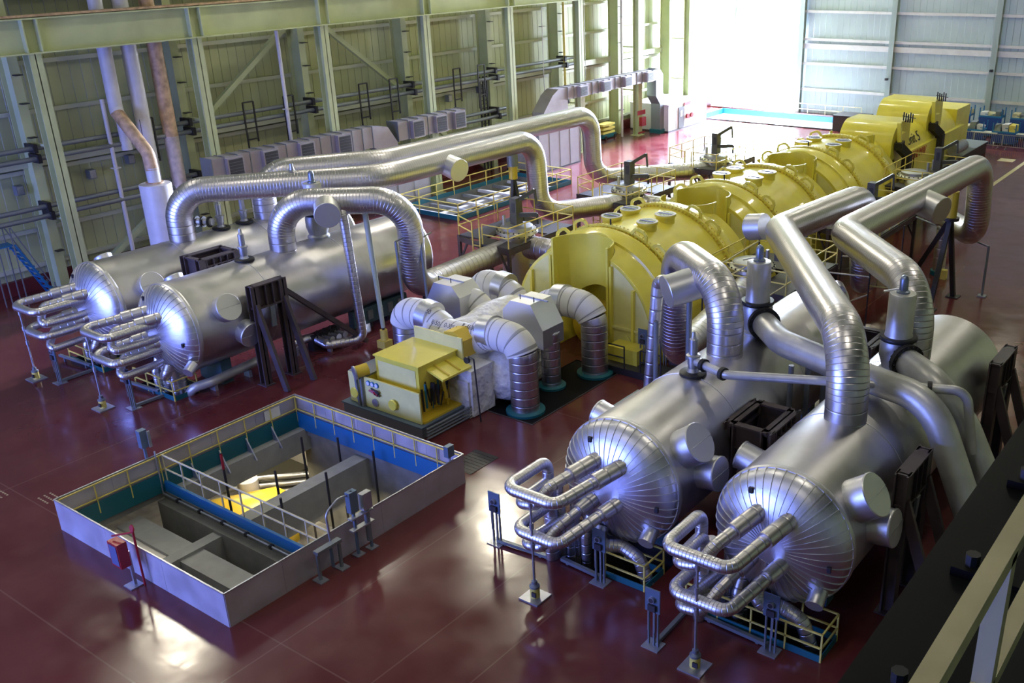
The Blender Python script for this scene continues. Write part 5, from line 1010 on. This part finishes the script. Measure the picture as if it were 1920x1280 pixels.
B().box(-20.95, -20.75, 16.2, 16.5, 1.5, 2.2).build('switch_box', mat_blue_grey, t); B().box(-20.92, -20.72, 16.65, 17.0, 1.4, 1.95).build('switch_box', 'galv', t); B().cyl((-20.8, 16.8, .3), (-20.8, 16.8, 1.4), .09, n=12).build('cylinder', 'grey_steel', t, 40)
for z in (1.3, .9): B().box(-20.9, -20.7, 16.15, 17.0, z, z+.05).build('strap', 'galv', t)
pipe([(-20.85, 15.4, .9), (-20.9, 15.4, 1.9), (-20.9, 15.9, 2.15), (-20.9, 16.3, 2.1)], .035, .3, 'conduit', 'galv', t, 10)
t = thing('small_frame_stand', (-20.8, 15.1, 0), 'low grey two legged frame stand beside the switch boxes at the near right screen', 'stand')
for y in (14.8, 15.6): B().bar((-20.75, y, 0), (-20.75, y, .95), .08).build('leg', 'grey_steel', t); B().box(-20.95, -20.55, y-.15, y+.15, 0, .03).build('foot', 'galv', t)
B().box(-20.85, -20.65, 14.75, 15.65, .9, 1.0).build('top_bar', 'grey_steel', t); B().cyl((-20.75, 15.3, .2), (-20.75, 15.3, .9), .05, n=8).build('tube', mat_blue_grey, t, 40)
t = thing('switch_post', (-30.4, 15.6, 0), 'blue switch box on a post behind the far left screen', 'control station'); B().bar((-30.35, 15.4, 0), (-30.35, 15.4, 1.9), .08).build('post', mat_blue_grey, t); B().box(-30.48, -30.25, 15.28, 15.55, 1.3, 1.95).build('switch_box', mat_blue_grey, t); B().box(-30.2, -30.15, 15.5, 15.6, 1.3, 1.9).build('side_switch', 'galv', t)
t = thing('switch_post', (-20.95, 20.9, 0), 'small blue grey switch head at the right corner of the main opening', 'control station'); B().bar((-21.25, 20.9, 0), (-21.25, 20.9, 1.55), .06).build('post', 'galv', t); B().box(-21.35, -21.15, 20.75, 21.05, 1.2, 1.6).build('switch_box', mat_blue_grey, t)
t = thing('notice_sheet', (X0+.06, 20.3, .7), 'white notice sheet fixed on the far left screen near the corner', 'notice'); B().box(X0+.05, X0+.06, 19.9, 20.6, .55, .95).build('sheet', 'paper', t)
t = thing('floor_grille', (-21.9, 22.6, 0), 'dark floor grille at the right corner of the main opening', 'grille'); B().box(-22.4, -21.3, 21.9, 23.4, .0, .012).build('grille', 'dark', t); bb = B()
for k in range(8): bb.box(-22.4, -21.3, 21.95+k*.18, 22.0+k*.18, .012, .02)
bb.build('bars', 'dark', t)
# floor markings
for i, (x, y, z_) in enumerate(((-32.5, 12.5, 0), (-34.2, 11.6, 0))):
    bb = B()
    for k in range(3):
        for j in range(5): bb.box(x+j*.14, x+j*.14+.09, y+k*.2, y+k*.2+.06, .002, .004)
    tag(bb.build('floor_marking', mat('faded_marking', (.35, .26, .14), .6) if not i else 'rail' and bpy.data.materials['faded_marking']), ['faded yellow stencilled mark on the floor left of the main opening', 'faded yellow mark on the floor at the left picture edge'][i], 'floor marking')
tag(B().box(-18.5, -18.2, 70, 95, .002, .006).build('floor_line', 'cream'), 'pale yellow painted line on the floor beyond the hairpin pipe', 'floor marking')
tag(B().box(-20.4, -19.2, 83.6, 84.8, .002, .006).build('floor_patch', 'cream'), 'small pale square painted beside the yellow floor line', 'floor marking')
# ---------------------------------------------------------------- black crane girder and railing, right foreground
t = thing('black_crane_girder', (-1, 20, 12), 'black crane runway girder crossing the lower right corner', 'crane beam')
B().ibeam((-.62, -3, 13.2), (-.62, 60, 13.2), 1.0, 1.9, .08).build('girder', 'black', t); B().bar((-.5, -3, 14.2), (-.5, 60, 14.2), .12, .12).build('crane_rail', mat('rail_top_black', (.012, .012, .013), .35, .6), t)
B().box(-.72, -.28, -3, 60, 14.14, 14.17).build('sole_plate', 'black', t)
for k in range(10):
    y = 2.3+k*1.0; c = B().box(-.98, -.66, y-.07, y+.07, 14.15, 14.2).build('rail_clip', 'black', t)
    for dx in (-.9, -.76): B().cyl((dx, y, 14.2), (dx, y, 14.26), .035, n=8).build('clip_bolt', 'bolt', c, 40)
st(B().box(-.1, 6, -3, 40, 12.8, 13.0), 'trim_60', 'black')
t = thing('foreground_railing', (-.4, 2.3, 15), 'cream handrail close to the camera at the lower right corner', 'railing')
B().bar((-.4, -2, 15.6), (-.4, 9, 15.6), .05, .05).build('top_rail', 'cream', t); B().bar((-.4, -2, 15.18), (-.4, 9, 15.18), .05, .05).build('mid_rail', 'cream', t)
for y in (-.3, 2.25, 4.8): B().bar((-.4, y, 14.3), (-.4, y, 15.6), .05, .05).build('post', 'cream', t)
# ---------------------------------------------------------------- laydown area near the far wall
rng = random.Random(11)
for k in range(6):
    x0 = -26.2+k*2.4; y = 89.0-.12*k
    t = thing('crowd_barrier', (x0+1.1, y, 0), 'grey crowd barrier in the row before the blue racks, number %s from the generator' % ['one', 'two', 'three', 'four', 'five', 'six'][k], 'barrier', 'crowd barriers')
    B().bar((x0, y, 1.15), (x0+2.3, y, 1.15), .06).bar((x0, y, .2), (x0+2.3, y, .2), .06).bar((x0, y, .2), (x0, y, 1.15), .06).bar((x0+2.3, y, .2), (x0+2.3, y, 1.15), .06).build('frame', 'galv', t)
    bb = B()
    for j in range(14): bb.bar((x0+.15+j*.155, y, .2), (x0+.15+j*.155, y, 1.15), .025)
    bb.build('bars', 'galv', t)
    for q in (x0+.3, x0+2.0): B().box(q-.04, q+.04, y-.3, y+.3, 0, .05).bar((q, y, 0), (q, y, .2), .05).build('foot', 'galv', t)
names = ['white sacks', 'pale tarpaulins', 'grey boxes', 'folded cloths', 'yellow bags']
pos = ['nearest the generator', 'second from the generator', 'third from the generator', 'fourth from the generator', 'behind the third barrier', 'behind the fourth barrier', 'rearmost by the siding', 'at the right picture edge']
for k in range(8):
    x = -27.2+(k % 4)*2.7+(k//4)*.6; y = 91.0+(k//4)*3.2; h = 1.0 if k < 4 else 1.7
    t = thing('blue_rack', (x, y, 0), 'blue steel storage rack with stacked goods, %s' % pos[k], 'rack', 'blue storage racks')
    for dx in (-.95, .95):
        for dy in (-.6, .6): B().bar((x+dx, y+dy, 0), (x+dx, y+dy, h+.8), .08).build('post', 'blue', t)
    for z in (.15, h*.55, h): B().box(x-1, x+1, y-.65, y+.65, z, z+.12).build('shelf', 'blue', t)
    B().box(x-1, x+1, y-.66, y-.62, .2, h).build('mesh_side', mat_dblue if 'mat_dblue' in globals() else globals().setdefault('mat_dblue', mat('deep_blue', (.01, .05, .25), .5)), t)
    for j in range(3):
        q = thing('goods_pile', (x-.6+j*.6, y, h), '%s on the blue rack %s, %s item' % (names[(k+j) % 5], pos[k], ['left', 'middle', 'right'][j]), 'goods', 'goods on the blue racks')
        w = .24+rng.random()*.06; zz = h+.12; hh = .25+rng.random()*.35; jx = lambda: rng.uniform(-.07, .07); pm = ['paper', 'cream', 'grey_steel', 'white', 'rail'][(k+j) % 5]
        cx = x-.6+j*.6; b_ = B().add([(cx+sx*w+jx(), y+sy*.5+jx(), zz+(hh+jx() if sz else 0)) for sx in (-1, 1) for sy in (-1, 1) for sz in (0, 1)], [(0, 1, 3, 2), (4, 6, 7, 5), (0, 4, 5, 1), (2, 3, 7, 6), (0, 2, 6, 4), (1, 5, 7, 3)]); b_.build('wrap', pm, q); B().bar((cx-w, y-.3, zz+hh*.5), (cx+w, y-.52, zz+hh*.5), .05).build('strap', 'blue', q)
for k, (x, y, nm) in enumerate(((-20.6, 90.8, 'white trestle table in the laydown area at the right edge'), (-23.4, 90.6, 'white trestle table behind the barriers, left of the other one'))):
    t = thing('trestle_table', (x, y, 0), nm, 'table'); B().box(x-1.1, x+1.1, y-.4, y+.4, .95, 1.0).build('top', 'paper', t)
    for dx in (-.9, .9): B().bar((x+dx, y-.3, 0), (x+dx*.8, y, .95), .07).bar((x+dx, y+.3, 0), (x+dx*.8, y, .95), .07).build('trestle', 'paper', t)
for k in range(4):
    x = -19.8+k*.9; y = 92.6; t = thing('drum', (x, y, 0), 'dark drum in the laydown area, number %s from the left' % ['one', 'two', 'three', 'four'][k], 'drum', 'drums in the laydown area'); B().lathe([(.28, 0), (.3, .02), (.3, .3), (.31, .32), (.3, .34), (.3, .85), (.27, .88)], (x, y, 0), n=20).build('barrel', 'dark' if k % 2 else 'blue', t, 40); B().cyl((x, y, .88), (x, y, .9), .1, n=12).build('cap', 'grey_steel', t)
# small camera heads on the far columns
for x, z, nm in ((-35.1, 3.9, 'second'), (-25.4, 5.2, 'third')):
    t = thing('wall_camera', (x, YF-.9, z), 'small black camera on the %s far wall column' % nm, 'camera'); B().box(x-.12, x+.12, YF-1.1, YF-.75, z-.1, z+.1).build('body', 'dark', t); B().cyl((x, YF-1.1, z), (x, YF-1.2, z), .07, n=12).build('lens', 'ink', t)
bpy.context.view_layer.update()

for o in COL.objects:
    if o.get('label') and not 4 <= len(o['label'].split()) <= 16: print('LABELLEN', len(o['label'].split()), o.name, o['label'])
